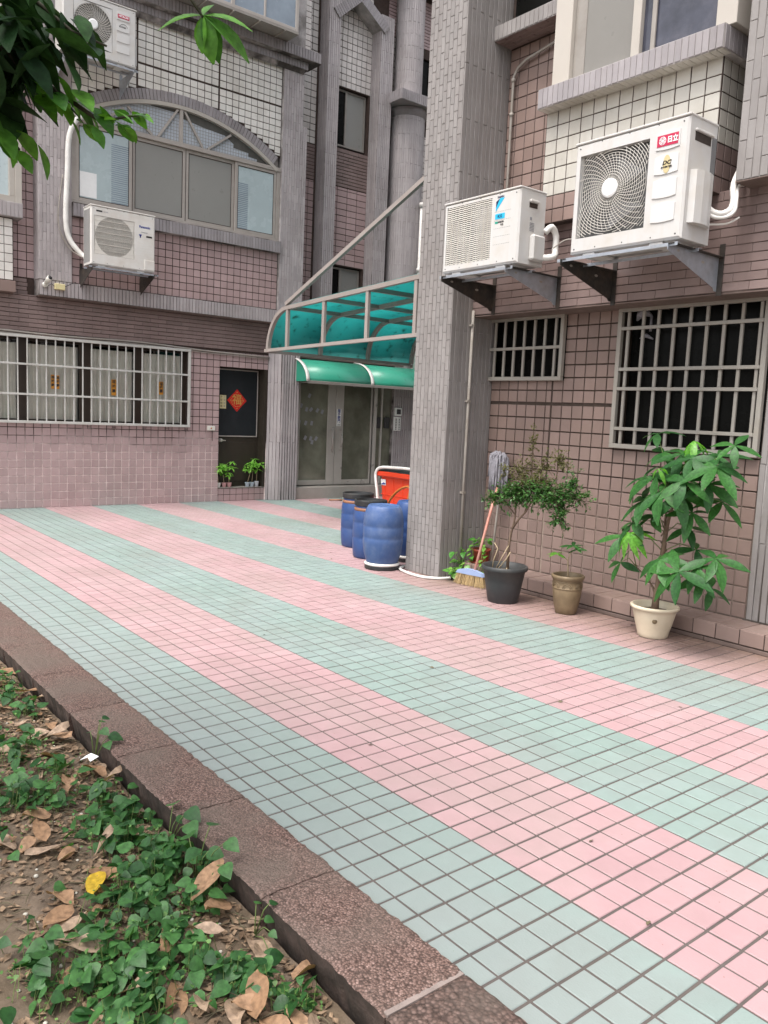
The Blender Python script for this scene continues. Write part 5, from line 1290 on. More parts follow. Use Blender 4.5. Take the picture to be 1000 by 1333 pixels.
pipe('white wrapped pipe bend behind the slatted unit', [(-2.98,2.96,2.92),(-2.955,3.0,2.96),(-2.95,3.05,2.90),(-2.95,3.05,2.80),(-2.93,3.02,2.745),(-2.98,2.96,2.73),(-3.01,2.93,2.76)], .024, wrap=True)
pipe('thin grey cable between the two units on the right', [(-2.93,3.0,2.80),(-2.85,3.05,2.86),(-2.75,3.1,2.86),(-2.55,3.0,2.84)], .005, 'pipe_grey', 6)

# =================================================================== BARRELS, TANK, HOSES, BROOM
def barrel(label, x, y, r, h, lid, mat, group='blue barrels by the pillar', inverted=False, rot=0):
    W = T(x, y, 0) @ RotZ(rot)
    t = thing('barrel', label, 'barrel', W, group)
    rm = r
    if inverted:
        z0 = .045
        pr = [(r*.74,z0),(r*.80,z0+.03),(r*.93,z0+.11),(r*.985,z0+.2),(r*1.0,z0+.25),(r*.975,z0+.262),(r*1.0,z0+.274),(r*1.0,z0+.36),(r*.975,z0+.372),(r*1.0,z0+.384),(r*.97,z0+.46),(r*.90,z0+.52),(r*.82,z0+.555),(r*.74,z0+.572),(r*.70,z0+.568),(r*.66,z0+.562),(r*.1,z0+.566),(0,z0+.566)]
        m_ = MB(); m_.lathe(pr, 40, capb=True); m_.build('body', mat, t, W)
        m_ = MB(); m_.lathe([(r*.80,0),(r*.86,.005),(r*.86,.035),(r*.83,.042),(r*.4,.044),(0,.044)], 36, smooth=False); m_.build('lid', M['rubber_black'], t, W)
        m_ = MB(); m_.lathe([(r*.845,.040),(r*.875,.046),(r*.875,.058),(r*.80,.066)], 36, capb=False); m_.build('clamp_ring', M['pipe_white'], t, W)
    else:
        pr = [(r*.86,0),(r*.93,.02),(r*.975,.10),(r*1.0,.2),(r*.975,.212),(r*1.0,.224),(r*1.0,.36),(r*.975,.372),(r*1.0,.384),(r*.985,.44),(r*.93,.50),(r*.88,.52),(r*.88,h-.05),(r*.84,h-.04)]
        m_ = MB(); m_.lathe(pr, 40, capb=True); m_.build('body', mat, t, W)
        m_ = MB(); m_.lathe([(r*.885,h-.115),(r*.945,h-.11),(r*.945,h-.085),(r*.885,h-.08)], 36, capb=False); lid == 2 and m_.tube([(-r*.9,-.1,h-.097),(-r*1.25,-.16,h-.10),(-r*1.5,-.2,h-.105)], .010, 6); m_.build('clamp_ring', M['rust_band'], t, W)
        m_ = MB(); m_.lathe([(r*.90,h-.06),(r*.95,h-.055),(r*.96,h-.01),(r*.94,h),(r*.88,h),(r*.86,h-.02),(r*.2,h-.015),(0,h-.015)], 36, smooth=False); m_.build('lid', M['rubber_black'], t, W)
        m_ = MB(); m_.cbox(-.03,.03,-.012,.0,h-.175,h-.13,.004)
        m_.build('handle', M['rubber_black'], t, W @ RotZ(.9) @ T(0,-r*.92,0))
    return t
barrel('pale scuffed blue barrel standing upside down on its black lid, nearest the pillar', -4.70, 2.875, .195, .6, 0, M['barrel_pale'], inverted=True)
barrel('blue barrel with black lid half hidden behind the upside-down one', -5.24, 3.13, .178, .60, 1, M['barrel_blue'], rot=.5)
barrel('blue barrel with black lid and rusty clamp handle sticking out, farthest left', -5.86, 3.43, .182, .60, 2, M['barrel_blue'])
barrel('dark blue barrel mostly hidden behind the main pillar', -4.90, 3.38, .165, .58, 1, M['barrel_blue'], inverted=True)
# tank
tk = thing('water_tank', 'big orange-red rectangular plastic tank behind the blue barrels', 'tank', T(-6.3, 5.0, 0))
def ringbox(x0,x1,y0,y1,z,c=.06): 
    return [(x0+c,y0,z),(x1-c,y0,z),(x1,y0+c,z),(x1,y1-c,z),(x1-c,y1,z),(x0+c,y1,z),(x0,y1-c,z),(x0,y0+c,z)]
m_ = MB(); lv = [(.085,0),(.07,.02),(.03,.62),(.03,.68),(-.012,.69),(-.02,.70),(-.02,.745),(0,.755),(.035,.75),(.05,.60)]
V = []; F = []
for i, (s_, z) in enumerate(lv): V += ringbox(-6.93+s_, -5.75-s_, 4.50+s_, 5.35-s_, z)
for i in range(len(lv)-1):
    for k in range(8): F.append((i*8+k, i*8+(k+1)%8, (i+1)*8+(k+1)%8, (i+1)*8+k))
F.append(tuple(range(7,-1,-1))); m_.add(V, F); m_.build('body', M['tank_red'], tk)
m_ = MB()
for k in range(6):
    x = -6.78+k*.18; m_.prism([(4.50+.09,0.03),(4.50+.064,.03),(4.50+.022,.66),(4.50+.05,.66)], x, x+.012, 'x')
m_.prism([(4.50+.06,.45),(4.50+.034,.455),(4.50+.034,.462),(4.50+.06,.465)], -6.85, -5.85, 'x'); m_.build('rib', M['tank_red'], tk)
m_ = MB(); V = [(-6.84,4.526,.575),(-6.74,4.526,.575),(-6.74,4.518,.65),(-6.84,4.518,.65)]; m_.add(V, [(0,1,2,3)]); lbp = m_.build('sticker', M['badge_white'], tk)
text('TANK', .028, Matrix(((1,0,0,-6.79),(0,0,-1,4.519),(0,1,0,.607),(0,0,0,1))), M['blue_print'], tk, ax='CENTER', bold=.001) if False else None
m_ = MB(); m_.add([(-6.835,4.522,.59),(-6.80,4.522,.60),(-6.79,4.521,.61),(-6.745,4.522,.60),(-6.745,4.5235,.585),(-6.83,4.5245,.58)], [(0,1,2,3,4,5)]); m_.build('sticker_print', M['blue_print'], tk)
m_ = MB(); V = ringbox(-6.95,-5.74,4.49,5.36,.757); V2 = ringbox(-6.90,-5.78,4.53,5.32,.775); m_.add(V+V2, [(k,(k+1)%8,(k+1)%8+8,k+8) for k in range(8)]+[tuple(range(8,16))]); m_.build('cover', M['rubber_black'], tk)
def hose(name, label, pts, r, mat, cat='hose', n=8):
    P_ = [Vector(p) for p in pts]; out = []
    for i in range(len(P_)-1):
        p0, p1, p2, p3 = P_[max(i-1,0)], P_[i], P_[i+1], P_[min(i+2, len(P_)-1)]
        for k in range(6):
            f = k/6; out.append(.5*((2*p1)+(p2-p0)*f+(2*p0-5*p1+4*p2-p3)*f*f+(3*p1-p0-3*p2+p3)*f**3))
    out.append(P_[-1]); m_ = MB(); m_.tube(out, r, n); return m_.build(name, M[mat], None, label=label, cat=cat)
hose('hose', 'pale grey hose rising over the left rim of the orange-red tank', [(-6.76,4.44,.01),(-6.78,4.44,.33),(-6.82,4.45,.49),(-6.87,4.46,.64),(-6.88,4.47,.74),(-6.80,4.48,.80),(-6.54,4.50,.815),(-6.2,4.52,.82),(-5.7,4.6,.80)], .019, 'pipe_white')
hose('hose', 'orange garden hose arching over the barrels and down behind the pillar', [(-5.78,3.78,.40),(-5.72,3.75,.48),(-5.66,3.74,.55),(-5.55,3.72,.63),(-5.42,3.70,.69),(-5.28,3.66,.715),(-5.20,3.62,.69),(-5.21,3.60,.57),(-5.225,3.60,.45),(-5.28,3.60,.35),(-5.34,3.59,.29)], .014, 'hose_orange')
hose('hose', 'white hose lying on the paving round the foot of the main pillar', [(-4.62,3.10,.014),(-4.55,2.98,.014),(-4.42,2.925,.014),(-4.25,2.90,.014),(-4.12,2.915,.014),(-4.02,3.0,.014),(-3.985,3.12,.014),(-4.0,3.2,.014)], .013, 'pipe_white')
m_ = MB(); m_.tube([(-3.985,3.11,.02),(-4.0,3.2,.022)], [.026,.02], 10); m_.build('hose_nozzle', M['rubber_black'], None, label='black hose coupling on the ground at the pillar foot', cat='coupling')
m_ = MB(); m_.tube([(-6.0,5.5,.9),(-5.9,5.5,.9)], .08, 12)
# broom and mop leaning in the corner
br = thing('broom', 'broom with pink handle, blue head and straw bristles leaning in the pillar corner', 'broom', T(-3.75, 3.10, 0))
m_ = MB(); m_.tube([(-3.66,3.09,.12),(-3.735,3.32,.62),(-3.79,3.50,.985)], .0125, 10); m_.build('handle', M['handle_pink'], br)
m_ = MB(); m_.prism([(-.15,.055),(.15,.055),(.13,.085),(.04,.105),(-.04,.105),(-.13,.085)], -.02, .02, 'y'); m_.build('head', M['broom_blue'], br, T(-3.70,3.085,.045) @ RotZ(.15))
m_ = MB()
for k in range(300):
    a = U(-.145,.145); b = U(-.018,.018); m_.tube([(a, b, .103), (a*1.12+U(-.012,.012), b*2.4+U(-.015,.015), U(.002,.012))], .0017, 3, False, False)
o = m_.build('bristles', M['bristle'], br, T(-3.70,3.085,.0) @ RotZ(.15)); o['kind'] = 'stuff'
mo = thing('mop', 'grey string mop stood head up behind the broom against the wall', 'mop', T(-3.80, 3.42, .14))
m_ = MB(); m_.tube([(-3.82,3.47,.145),(-3.815,3.50,.6),(-3.80,3.52,1.10)], .011, 8); m_.build('handle', M['pipe_grey'], mo)
m_ = MB()
for k in range(150):
    a = U(0, 6.28); r1 = U(.02,.09); top = Vector((-3.80+U(-.02,.02), 3.50+U(-.02,.02), 1.14+U(-.02,.03)))
    e = Vector((-3.82+r1*math.cos(a)*1.1, 3.49+r1*math.sin(a)*.8-.01, U(.80,1.0)+ (0 if a > 3 else -.04)))
    md_ = (top+e)/2 + Vector((math.cos(a)*.045, math.sin(a)*.035-.012, .085))
    m_.tube([top, top*.55+md_*.45+Vector((0,0,.02)), md_, e*.6+md_*.4, e], [.008,.011,.011,.009,.006], 5, True)
o = m_.build('strings', M['mop_cloth'], mo); o['kind'] = 'stuff'

# =================================================================== PLANTS
def leafmesh(name, L, Wd, mat, droop=.25, fold=.25, segs=4, shape='lance', curl=0):
    V = []; F = []
    for i in range(segs+1):
        t_ = i/segs
        if shape == 'lance': pw = math.sin(math.pi*min(1, t_*.96+.02))**.85*(1-.25*abs(t_-.55))
        elif shape == 'heart': pw = (.5,.95,1.0,.86,.62,.33,0)[min(6, round(t_*6))]
        elif shape == 'oval': pw = math.sqrt(max(0, 1-(2*t_-1)**2))
        else: pw = math.sin(math.pi*t_)
        pw = max(pw, 0.02)*Wd/2; x = t_*L; z = -droop*L*t_*t_
        cz_ = curl*math.sin(t_*5)*L*.1
        V += [(x, -pw, z+fold*pw+cz_), (x, 0, z), (x, pw, z+fold*pw-cz_)]
    for i in range(segs):
        b = 3*i; F += [(b, b+3, b+4, b+1), (b+1, b+4, b+5, b+2)]
    m_ = MB(); m_.add(V, F, True); return m_.mesh(name, mat)
def basis(o, d, up=Vector((0,0,1)), s=1, roll=0):
    x = Vector(d).normalized(); y = up.cross(x)
    y = y.normalized() if y.length > 1e-4 else x.orthogonal().normalized(); z = x.cross(y)
    return Matrix(((x.x*s,y.x*s,z.x*s,o[0]),(x.y*s,y.y*s,z.y*s,o[1]),(x.z*s,y.z*s,z.z*s,o[2]),(0,0,0,1))) @ Matrix.Rotation(roll, 4, 'X')
def addleaf(mb, me_v, me_f, Wm):
    b = len(mb.v); mb.v.extend([tuple(Wm @ Vector(v)) for v in me_v]); mb.f.extend([tuple(i+b for i in f) for f in me_f]); mb.sm.extend([True]*len(me_f))
def md(me): return [tuple(v.co) for v in me.vertices], [tuple(p.vertices) for p in me.polygons]

# --- pots
def pot(label, W, prof, mat, soil_z, soil_r, name='plant_pot', n=40):
    t = thing(name, label, 'potted plant', W)
    m_ = MB(); m_.lathe(prof, n); m_.build('pot', mat, t, W)
    m_ = MB(); V = [(0,0,soil_z+.008)]; F = []
    for k in range(24):
        a = 2*math.pi*k/24; V.append((soil_r*math.cos(a), soil_r*math.sin(a), soil_z+noise.noise(Vector((k*.7,1,2)))*.008))
    for k in range(24): F.append((0, 1+k, 1+(k+1)%24))
    m_.add(V, F, True); m_.build('potting_soil', M['soil'], t, W); return t
# money tree
Wc = T(-1.84, 3.07, 0)
cpot = pot('bushy money tree with long fingered leaves in a cream plastic pot', Wc, [(.098,.0),(.104,.006),(.108,.03),(.128,.10),(.146,.175),(.150,.20),(.162,.203),(.168,.208),(.168,.222),(.160,.228),(.148,.226),(.143,.17),(.135,.15)], M['cream_pot'], .175, .142)
m_ = MB()
for k in range(4): m_.cbox(-.035,.035,-.111,-.09,-.0,.014,.003)
m_ = MB(); m_.tube([(.0,0,0),(0,-.002,0)], .017, 16); m_.tube([(.013*math.cos(a_*.4),-.003,.013*math.sin(a_*.4)) for a_ in range(17)], .0013, 4); m_.build('pot_mark', M['brown_pot'], cpot, Wc @ RotZ(.62) @ T(0,-.137,.135))
tr_ = [(-1.845,3.08,.15),(-1.842,3.08,.26),(-1.835,3.08,.37),(-1.825,3.075,.50),(-1.813,3.07,.612),(-1.791,3.05,.746),(-1.745,3.0,.861),(-1.70,2.98,.98)]
m_ = MB(); m_.tube(tr_, [.030,.024,.020,.019,.017,.015,.011,.008], 10)
m_.tube([(-1.842,3.08,.30),(-1.76,3.05,.38),(-1.694,3.0,.431),(-1.60,2.92,.47),(-1.50,2.85,.52)], [.014,.011,.009,.007,.005], 8)
m_.tube([(-1.842,3.08,.28),(-1.88,3.09,.34),(-1.93,3.10,.39),(-2.0,3.05,.47)], [.010,.008,.006,.004], 7)
m_.tube([(-1.80,3.06,.70),(-1.79,3.03,.82),(-1.77,3.0,.92),(-1.74,2.97,1.02)], [.010,.008,.006,.005], 7)
for k in range(5):
    z = .62+.05*k; m_.tube([(-1.813+.03*math.cos(k*2.1),3.07+.02*math.sin(k*2.1),z),(-1.80-.025*math.cos(k*2.1),3.05,z+.06)], .005, 5)
m_.build('stem', M['bark'], cpot)
hubs = [(-1.529,2.80,1.135,0,.22,6),(-1.38,2.90,1.241,0,.23,7),(-1.608,3.0,1.394,1,.15,6),(-1.852,3.05,1.305,0,.20,6),(-1.727,2.85,1.041,0,.21,6),(-1.73,2.80,1.202,1,.09,3),(-1.943,2.85,.736,1,.19,7),(-2.03,2.92,.70,0,.2,5),(-1.99,2.95,.80,0,.17,5),(-1.97,3.0,1.12,0,.18,6),(-1.30,2.95,1.38,0,.16,5),
 (-1.628,2.75,.609,0,.20,6),(-1.458,2.70,.564,0,.21,6),(-1.295,2.85,.663,0,.19,6),(-1.651,3.1,.802,0,.16,4),(-1.582,3.1,.659,0,.16,4),(-1.431,3.1,1.004,0,.18,5),(-1.546,2.95,.923,0,.18,5),
 (-1.369,2.95,.449,0,.16,4),(-1.354,2.80,.526,0,.15,5),(-1.954,3.1,1.428,0,.17,5),(-1.914,2.95,.968,0,.20,6),(-2.102,3.0,.489,0,.15,4),(-1.62,3.05,1.22,0,.22,6),(-1.78,3.12,1.13,0,.2,6),(-1.50,3.12,1.30,0,.18,5),(-1.62,2.9,1.04,0,.22,6),(-1.45,2.95,1.12,0,.22,6),(-1.84,2.95,1.14,0,.2,6),(-1.56,2.9,1.28,0,.2,6),(-1.38,2.78,.60,0,.17,5),(-1.9,3.05,.86,0,.18,5),(-1.68,2.98,1.30,0,.2,6)]
ml = [leafmesh('leaflet', 1, .33, M['leaf_money'], .16, .22, 5), leafmesh('leaflet', 1, .36, M['leaf_money'], .34, .16, 5), leafmesh('leaflet', 1, .27, M['leaf_money_young'], .6, .25, 5)]
pet = MB()
for i, (x, y, z, yg, ln, nl) in enumerate(hubs):
    h_ = Vector((x, y, z)); root = min([Vector(p) for p in tr_[4:]] + [Vector((-1.50,2.85,.52)), Vector((-1.74,2.97,1.02)), Vector((-2.0,3.05,.47))], key=lambda p: (p-h_).length + (0.15 if p.z > h_.z else 0))
    ax = (h_-root); ax = ax.normalized() if ax.length > .01 else Vector((0,0,1))
    pet.tube([root, (root+h_)/2+Vector((0,0,.05)), h_], [.004,.003,.0025], 5)
    n_ = (ax*.35 + Vector((0,-.55,.75))).normalized(); a0_ = U(0, 6.28)
    e1 = n_.orthogonal().normalized(); e2 = n_.cross(e1)
    for k in range(nl):
        a = a0_ + 2*math.pi*k/nl + U(-.2,.2); d = e1*math.cos(a)+e2*math.sin(a) + n_*U(-.15,.35); d.z -= .25 if not yg else .55
        inst('leaflet', ml[2] if yg else ml[k % 2], basis(h_, d, n_, ln*U(.85,1.2), U(-.3,.3)), cpot)
pet.build('leaf_stalk', M['stem_green'], cpot)
# shrub in the black pot
Wk = T(-3.13, 2.90, 0)
bpot = pot('small-leaved leaning shrub with twisted stems in a large black pot', Wk, [(.118,0),(.124,.006),(.150,.15),(.170,.262),(.186,.266),(.190,.275),(.190,.295),(.182,.302),(.172,.298),(.165,.24),(.16,.22)], M['black_pot'], .24, .163)
stems = [([(-3.13,2.93,.23),(-3.135,2.94,.46),(-3.127,2.95,.567),(-3.104,2.95,.65),(-3.095,2.95,.73),(-3.10,2.95,.84)], .012),
 ([(-3.118,2.95,.60),(-3.06,2.95,.68),(-2.986,2.95,.755),(-2.936,2.95,.838),(-2.84,2.95,.90),(-2.72,2.95,.93)], .009),
 ([(-3.10,2.95,.72),(-3.17,2.93,.79),(-3.25,2.92,.84),(-3.33,2.92,.82)], .006),([(-3.0,2.95,.74),(-2.98,2.98,.90),(-2.965,2.97,1.10),(-2.964,2.96,1.36)], .005),
 ([(-3.09,2.95,.80),(-3.06,2.97,.95),(-3.043,2.96,1.08)], .005),([(-2.9,2.95,.86),(-2.87,2.97,1.0),(-2.864,2.97,1.17)], .005),([(-2.8,2.95,.9),(-2.72,2.97,1.05),(-2.68,2.97,1.22)], .005),
 ([(-2.75,2.95,.92),(-2.66,2.93,.85),(-2.608,2.92,.72),(-2.59,2.92,.66)], .005),([(-2.72,2.95,.93),(-2.60,2.95,.97),(-2.533,2.95,1.09)], .005),([(-2.7,2.95,.93),(-2.56,2.95,.93),(-2.45,2.95,.88)], .005),([(-3.13,2.94,.25),(-3.14,2.95,.4),(-3.12,2.93,.56)], .010)]
m_ = MB()
for p, r in stems:
    m_.tube(p, [r*(1-.5*i/(len(p)-1)) for i in range(len(p))], 7)
m_.build('stem', M['bark'], bpot)
m_ = MB()
for p in ([(-3.20,2.86,.24),(-3.15,2.88,.36),(-3.12,2.92,.46)], [(-3.17,2.84,.24),(-3.09,2.87,.36),(-3.06,2.88,.42)], [(-3.24,2.87,.24),(-3.22,2.86,.33),(-3.19,2.87,.43),(-3.24,2.88,.47)], [(-3.05,2.84,.24),(-3.07,2.86,.29)]): m_.tube(p, .0045, 6)
m_.build('dry_stalk', M['pale_twig'], bpot)
blobs = [((-3.16,2.93,.86),(.13,.10,.08),330,0),((-3.30,2.92,.82),(.09,.08,.07),160,0),((-3.02,2.95,.90),(.13,.10,.07),230,0),((-2.86,2.95,.93),(.15,.11,.10),300,0),((-2.70,2.95,.93),(.14,.11,.10),260,0),((-2.62,2.93,.76),(.10,.08,.10),230,0),((-2.78,2.94,.86),(.12,.09,.07),180,0),((-2.66,2.93,.85),(.09,.08,.07),160,0),((-3.08,2.93,.88),(.12,.10,.07),200,0),((-2.94,2.94,.90),(.12,.1,.08),200,0),((-2.56,2.95,.95),(.09,.07,.08),130,0),
 ((-2.53,2.95,1.06),(.05,.05,.07),80,0),((-2.47,2.95,.91),(.10,.07,.06),120,0),((-3.05,2.96,1.05),(.13,.08,.09),120,1),((-2.87,2.97,1.12),(.10,.07,.10),120,1),((-2.70,2.97,1.17),(.08,.06,.07),90,1),((-2.963,2.96,1.26),(.03,.03,.12),50,1),((-2.93,2.95,1.0),(.2,.08,.05),120,1),((-3.22,2.93,1.05),(.06,.05,.06),40,1)]
lm = leafmesh('small_leaf', .034, .020, M['leaf_shrub'], .2, .2, 2, 'oval'); lv_, lf_ = md(lm); bpy.data.meshes.remove(lm)
fol = MB(); fo2 = MB(); tw = MB()
for c, r, n_, o_ in blobs:
    c = Vector(c); n_ = int(n_*(1.6 if not o_ else 3)); ntw = max(4, n_//9)
    for k in range(ntw):
        d = Vector((random.gauss(0,1), random.gauss(0,1), random.gauss(.25,1))).normalized()
        e = c + Vector((d.x*r[0]*1.3, d.y*r[1]*1.1, d.z*r[2]*1.35))*U(.55,1.25); s_ = c + (e-c)*U(-.1,.25)
        tw.tube([s_, (s_+e)/2+Vector((0,0,.01)), e], [.0018,.0014,.001], 4, False)
        for q in range(n_//ntw):
            p = s_ + (e-s_)*U(.2,1.05) + Vector((U(-.012,.012),U(-.012,.012),U(-.008,.012)))
            dd = (e-s_).normalized()*.6 + Vector((U(-1,1),U(-1,1),U(-.6,.7)))
            addleaf(fo2 if o_ else fol, lv_, lf_, basis(p, dd, Vector((U(-.5,.5),U(-.5,.5),1)).normalized(), U(.6,1.15)*(.75 if o_ else 1)))
tw.build('twigs', M['twig'], bpot)['kind'] = 'stuff'
fol.build('leaves', M['leaf_shrub'], bpot)['kind'] = 'stuff'
fo2.build('olive_leaves', M['leaf_olive'], bpot)['kind'] = 'stuff'
# sapling in the brown glazed pot
Wn = T(-2.605, 3.055, 0)
npot = pot('short sapling with two leaf tufts in a brown glazed pot with an embossed band', Wn, [(.076,0),(.082,.006),(.094,.06),(.107,.13),(.113,.19),(.112,.198),(.116,.201),(.112,.205),(.113,.262),(.117,.268),(.124,.276),(.128,.290),(.127,.302),(.118,.306),(.110,.298),(.106,.25)], M['brown_pot'], .268, .107)
m_ = MB()
for k in range(7):
    a0_ = 2*math.pi*k/7
    for rr in (.030,.020): m_.tube([((.1145)*math.cos(a0_+rr/.1145*math.cos(q)*1.25), (.1145)*math.sin(a0_+rr/.1145*math.cos(q)*1.25), .212+rr*1.25*math.sin(q)) for q in [math.pi*j/8 for j in range(9)]], .0024, 5)
for z in (.205, .258): m_.tube([(.1145*math.cos(q), .1145*math.sin(q), z) for q in [2*math.pi*j/32 for j in range(33)]], .0024, 5, False)
m_.build('embossed_band', M['brown_pot'], npot, Wn)
m_ = MB(); m_.tube([(-2.59,3.04,.26),(-2.592,3.03,.36),(-2.591,3.02,.426),(-2.56,3.0,.47),(-2.54,2.99,.50)], [.008,.006,.005,.004,.003], 7); m_.tube([(-2.591,3.02,.42),(-2.63,3.0,.445),(-2.66,2.99,.455)], [.004,.003,.002], 6); m_.build('stem', M['pale_twig'], npot)
sl1 = leafmesh('leaflet', 1, .36, M['leaf_money'], .3, .2, 4); sl2 = leafmesh('leaflet', 1, .36, M['leaf_money_young'], .3, .2, 4)
for (c, n_, ln, me_) in (((-2.505,2.97,.545), 9, .10, sl1), ((-2.66,2.98,.462), 7, .085, sl2), ((-2.47,2.97,.525), 5, .09, sl1)):
    for k in range(n_):
        a = 2*math.pi*k/n_+U(-.2,.2); inst('leaflet', me_, basis(c, (math.cos(a), math.sin(a)-.2, U(-.2,.5)), Vector((0,-.3,1)), ln*U(.8,1.1)), npot)
# pothos in the red pot on the ledge
Wr = T(-3.93, 3.44, .1415)
rpot = pot('pothos with pale heart leaves in a small red pot and saucer on the wall ledge', Wr, [(.066,.012),(.07,.016),(.085,.11),(.090,.112),(.092,.13),(.086,.132),(.08,.11)], M['red_pot'], .112, .078)
m_ = MB(); m_.lathe([(.07,0),(.10,.004),(.108,.014),(.104,.016),(.07,.010)], 32, capb=True, capt=True); m_.build('saucer', M['red_pot'], rpot, Wr)
hm = leafmesh('heart_leaf', 1, .82, M['leaf_pothos'], .25, .15, 6, 'heart')
m_ = MB()
for k in range(15):
    a = U(0, 6.28); r_ = U(.02,.11); c = Vector((-3.93+r_*math.cos(a), 3.44+r_*math.sin(a)-.02, .29+U(0,.09)-(.05 if r_ > .08 else 0)))
    m_.tube([(-3.93, 3.44, .255), (-3.93+(c.x+3.93)*.5, 3.44+(c.y-3.44)*.5, c.z), tuple(c)], .0022, 5)
    inst('heart_leaf', hm, basis(c, (math.cos(a), math.sin(a)-.5, U(-.4,.5)), Vector((0,-.5,1)), U(.05,.075)), rpot)
for k in range(3):
    pts = [(-3.87+k*.01,3.38,.26),(-3.80+k*.02,3.33,.30-k*.03),(-3.77+k*.02,3.28,.20-k*.02),(-3.79+k*.03,3.25,.10)]
    m_.tube(pts, .003, 5)
    for q in (1,2,3): inst('heart_leaf', hm, basis(pts[q], (U(-.2,1), -1, U(-.6,.1)), Vector((0,-.4,1)), U(.05,.07)), rpot)
m_.build('vine', M['stem_green'], rpot)
# creeper at the pillar foot
ck = thing('creeper', 'low heart-leaved creeper growing at the foot of the pillar behind the broom', 'plant', T(-3.99, 3.30, 0))
m_ = MB()
for k in range(7):
    x0, y0 = -4.0+U(-.03,.05), 3.28+U(-.06,.10); e = Vector((x0+U(-.06,.13), y0+U(-.24,.0), U(.10,.40)))
    pts = [(x0,y0,0),(x0+.02,y0-.03,e.z*.6),tuple(e)]; m_.tube(pts, .003, 5)
    for q in range(7):
        f = U(.15,1); p = Vector(pts[0]).lerp(e, f)+Vector((U(-.03,.03),U(-.03,.02),U(-.02,.04)))
        inst('heart_leaf', hm, basis(p, (U(-1,1), U(-1,.1), U(-.6,.3)), Vector((0,-.6,1)).normalized(), U(.045,.075)), ck)
m_.build('vine', M['stem_green'], ck)
# six seedlings on the door step
sdl = leafmesh('leaflet', 1, .34, M['seedling'], .35, .2, 3)
sp = [(3.985,'pipe_white','white',0),(4.085,'pot_pink','pink, second of the left trio',0),(4.175,'pot_pink','pink, last of the left trio',0),(4.50,'pot_blue','pale blue, first of the right trio',0),(4.583,'pot_blue','pale blue, middle of the right trio',0),(4.668,'pot_pale','blue-white and taller, last of the right trio',.015)]
M['pot_pink'] = flat('pot_pink', (.58,.33,.33), .5); M['pot_blue'] = flat('pot_blue', (.45,.53,.60), .5); M['pot_pale'] = flat('pot_pale', (.60,.62,.66), .5)
labs = ['seedling in a small white pot, first in the row on the black door step','seedling in a small pink pot right beside the white pot on the door step','seedling in a small pink pot, nearest the middle of the door step','seedling in a pale blue pot, first of the right-hand three on the door step','seedling in a pale blue pot, middle of the right-hand three on the door step','taller seedling in a bluish white pot beside the ribbed pillar on the door step']
for i, (y, mk, nm_, dz) in enumerate(sp):
    W = T(-10.285, y, .2155)
    t = thing('seedling_pot', labs[i], 'potted plant', W, 'seedlings on the door step')
    m_ = MB(); m_.lathe([(.026,0),(.029,.002),(.037,.062+dz),(.039,.064+dz),(.039,.072+dz),(.035,.072+dz),(.033,.055+dz)], 16); m_.build('pot', M[mk], t, W)
    m_ = MB(); m_.tube([(0,0,.05),(0,0,.062+dz)], .033, 12); m_.build('potting_soil', M['soil'], t, W)
    hh = (.27,.22,.30,.28,.26,.33)[i]; lean = U(-.04,.05)
    m_ = MB(); m_.tube([(0,0,.055),(lean*.3,lean*.5,hh*.55),(lean,lean,hh)], [.007,.005,.003], 6); m_.build('stem', M['pale_twig'], t, W)
    for q in range(8):
        a = 1.6*q+i; c = Vector((lean+.075*math.cos(a), lean+.085*math.sin(a), hh+U(-.05,.08)+.01*q)); 
        for k in range(6):
            b = k*1.05+U(-.2,.2); inst('leaflet', sdl, W @ basis(c, (math.cos(b), math.sin(b), U(-.5,.3)), Vector((.3,0,1)), U(.07,.105)), t)

# =================================================================== PLANTING BED: litter, dead leaves, creeping plants
def onsoil(x, y, dz=0): return Vector((x, y, soil_z(x, y)+dz))
# fine litter
m_ = MB(); m2 = MB(); m3 = MB()
for k in range(9000):
    x = U(-5.5, .9); y = -.80 - abs(random.gauss(0, .42)) - .01
    if y < -1.9: continue
    p = onsoil(x, y, .004); a = U(0, 6.28); s_ = U(.006, .022)
    c, s = math.cos(a)*s_, math.sin(a)*s_
    m_.add([tuple(p+Vector((c, s, U(0,.006)))), tuple(p+Vector((-s*.5, c*.5, U(0,.009)))), tuple(p+Vector((-c, -s, U(0,.006)))), tuple(p+Vector((s*.5, -c*.5, U(0,.009))))], [(0,1,2,3)])
for k in range(800):
    x = U(-5, .8); y = -.80 - abs(random.gauss(0, .4)) - .02
    if y < -1.9: continue
    p = onsoil(x, y, .006); a = U(0, 6.28); L_ = U(.03, .11); d = Vector((math.cos(a), math.sin(a), U(-.1,.15)))*L_
    m2.tube([p-d*.5, p+Vector((0,0,.008)), p+d*.5], [.0016, .002, .0012], 4, False)
for k in range(260):
    x = U(-4, .6); y = U(-1.6, -.82); p = onsoil(x, y, .002); r = U(.003, .009)
    m3.lathe([(0,-r*.6),(r,0),(r*.7,r*.5),(0,r*.75)], 6, p.x, p.y, p.z, capb=False)
m_.build('leaf_litter', M['litter'], label='small dry leaf scraps over the soil of the bed', cat='leaf litter', kind='stuff')
m2.build('fallen_twigs', M['twig'], label='thin dead twigs scattered over the soil of the bed', cat='twigs', kind='stuff')
m3.build('pebbles', M['pebble_pale'], label='small pale pebbles scattered on the soil of the bed', cat='pebbles', kind='stuff')
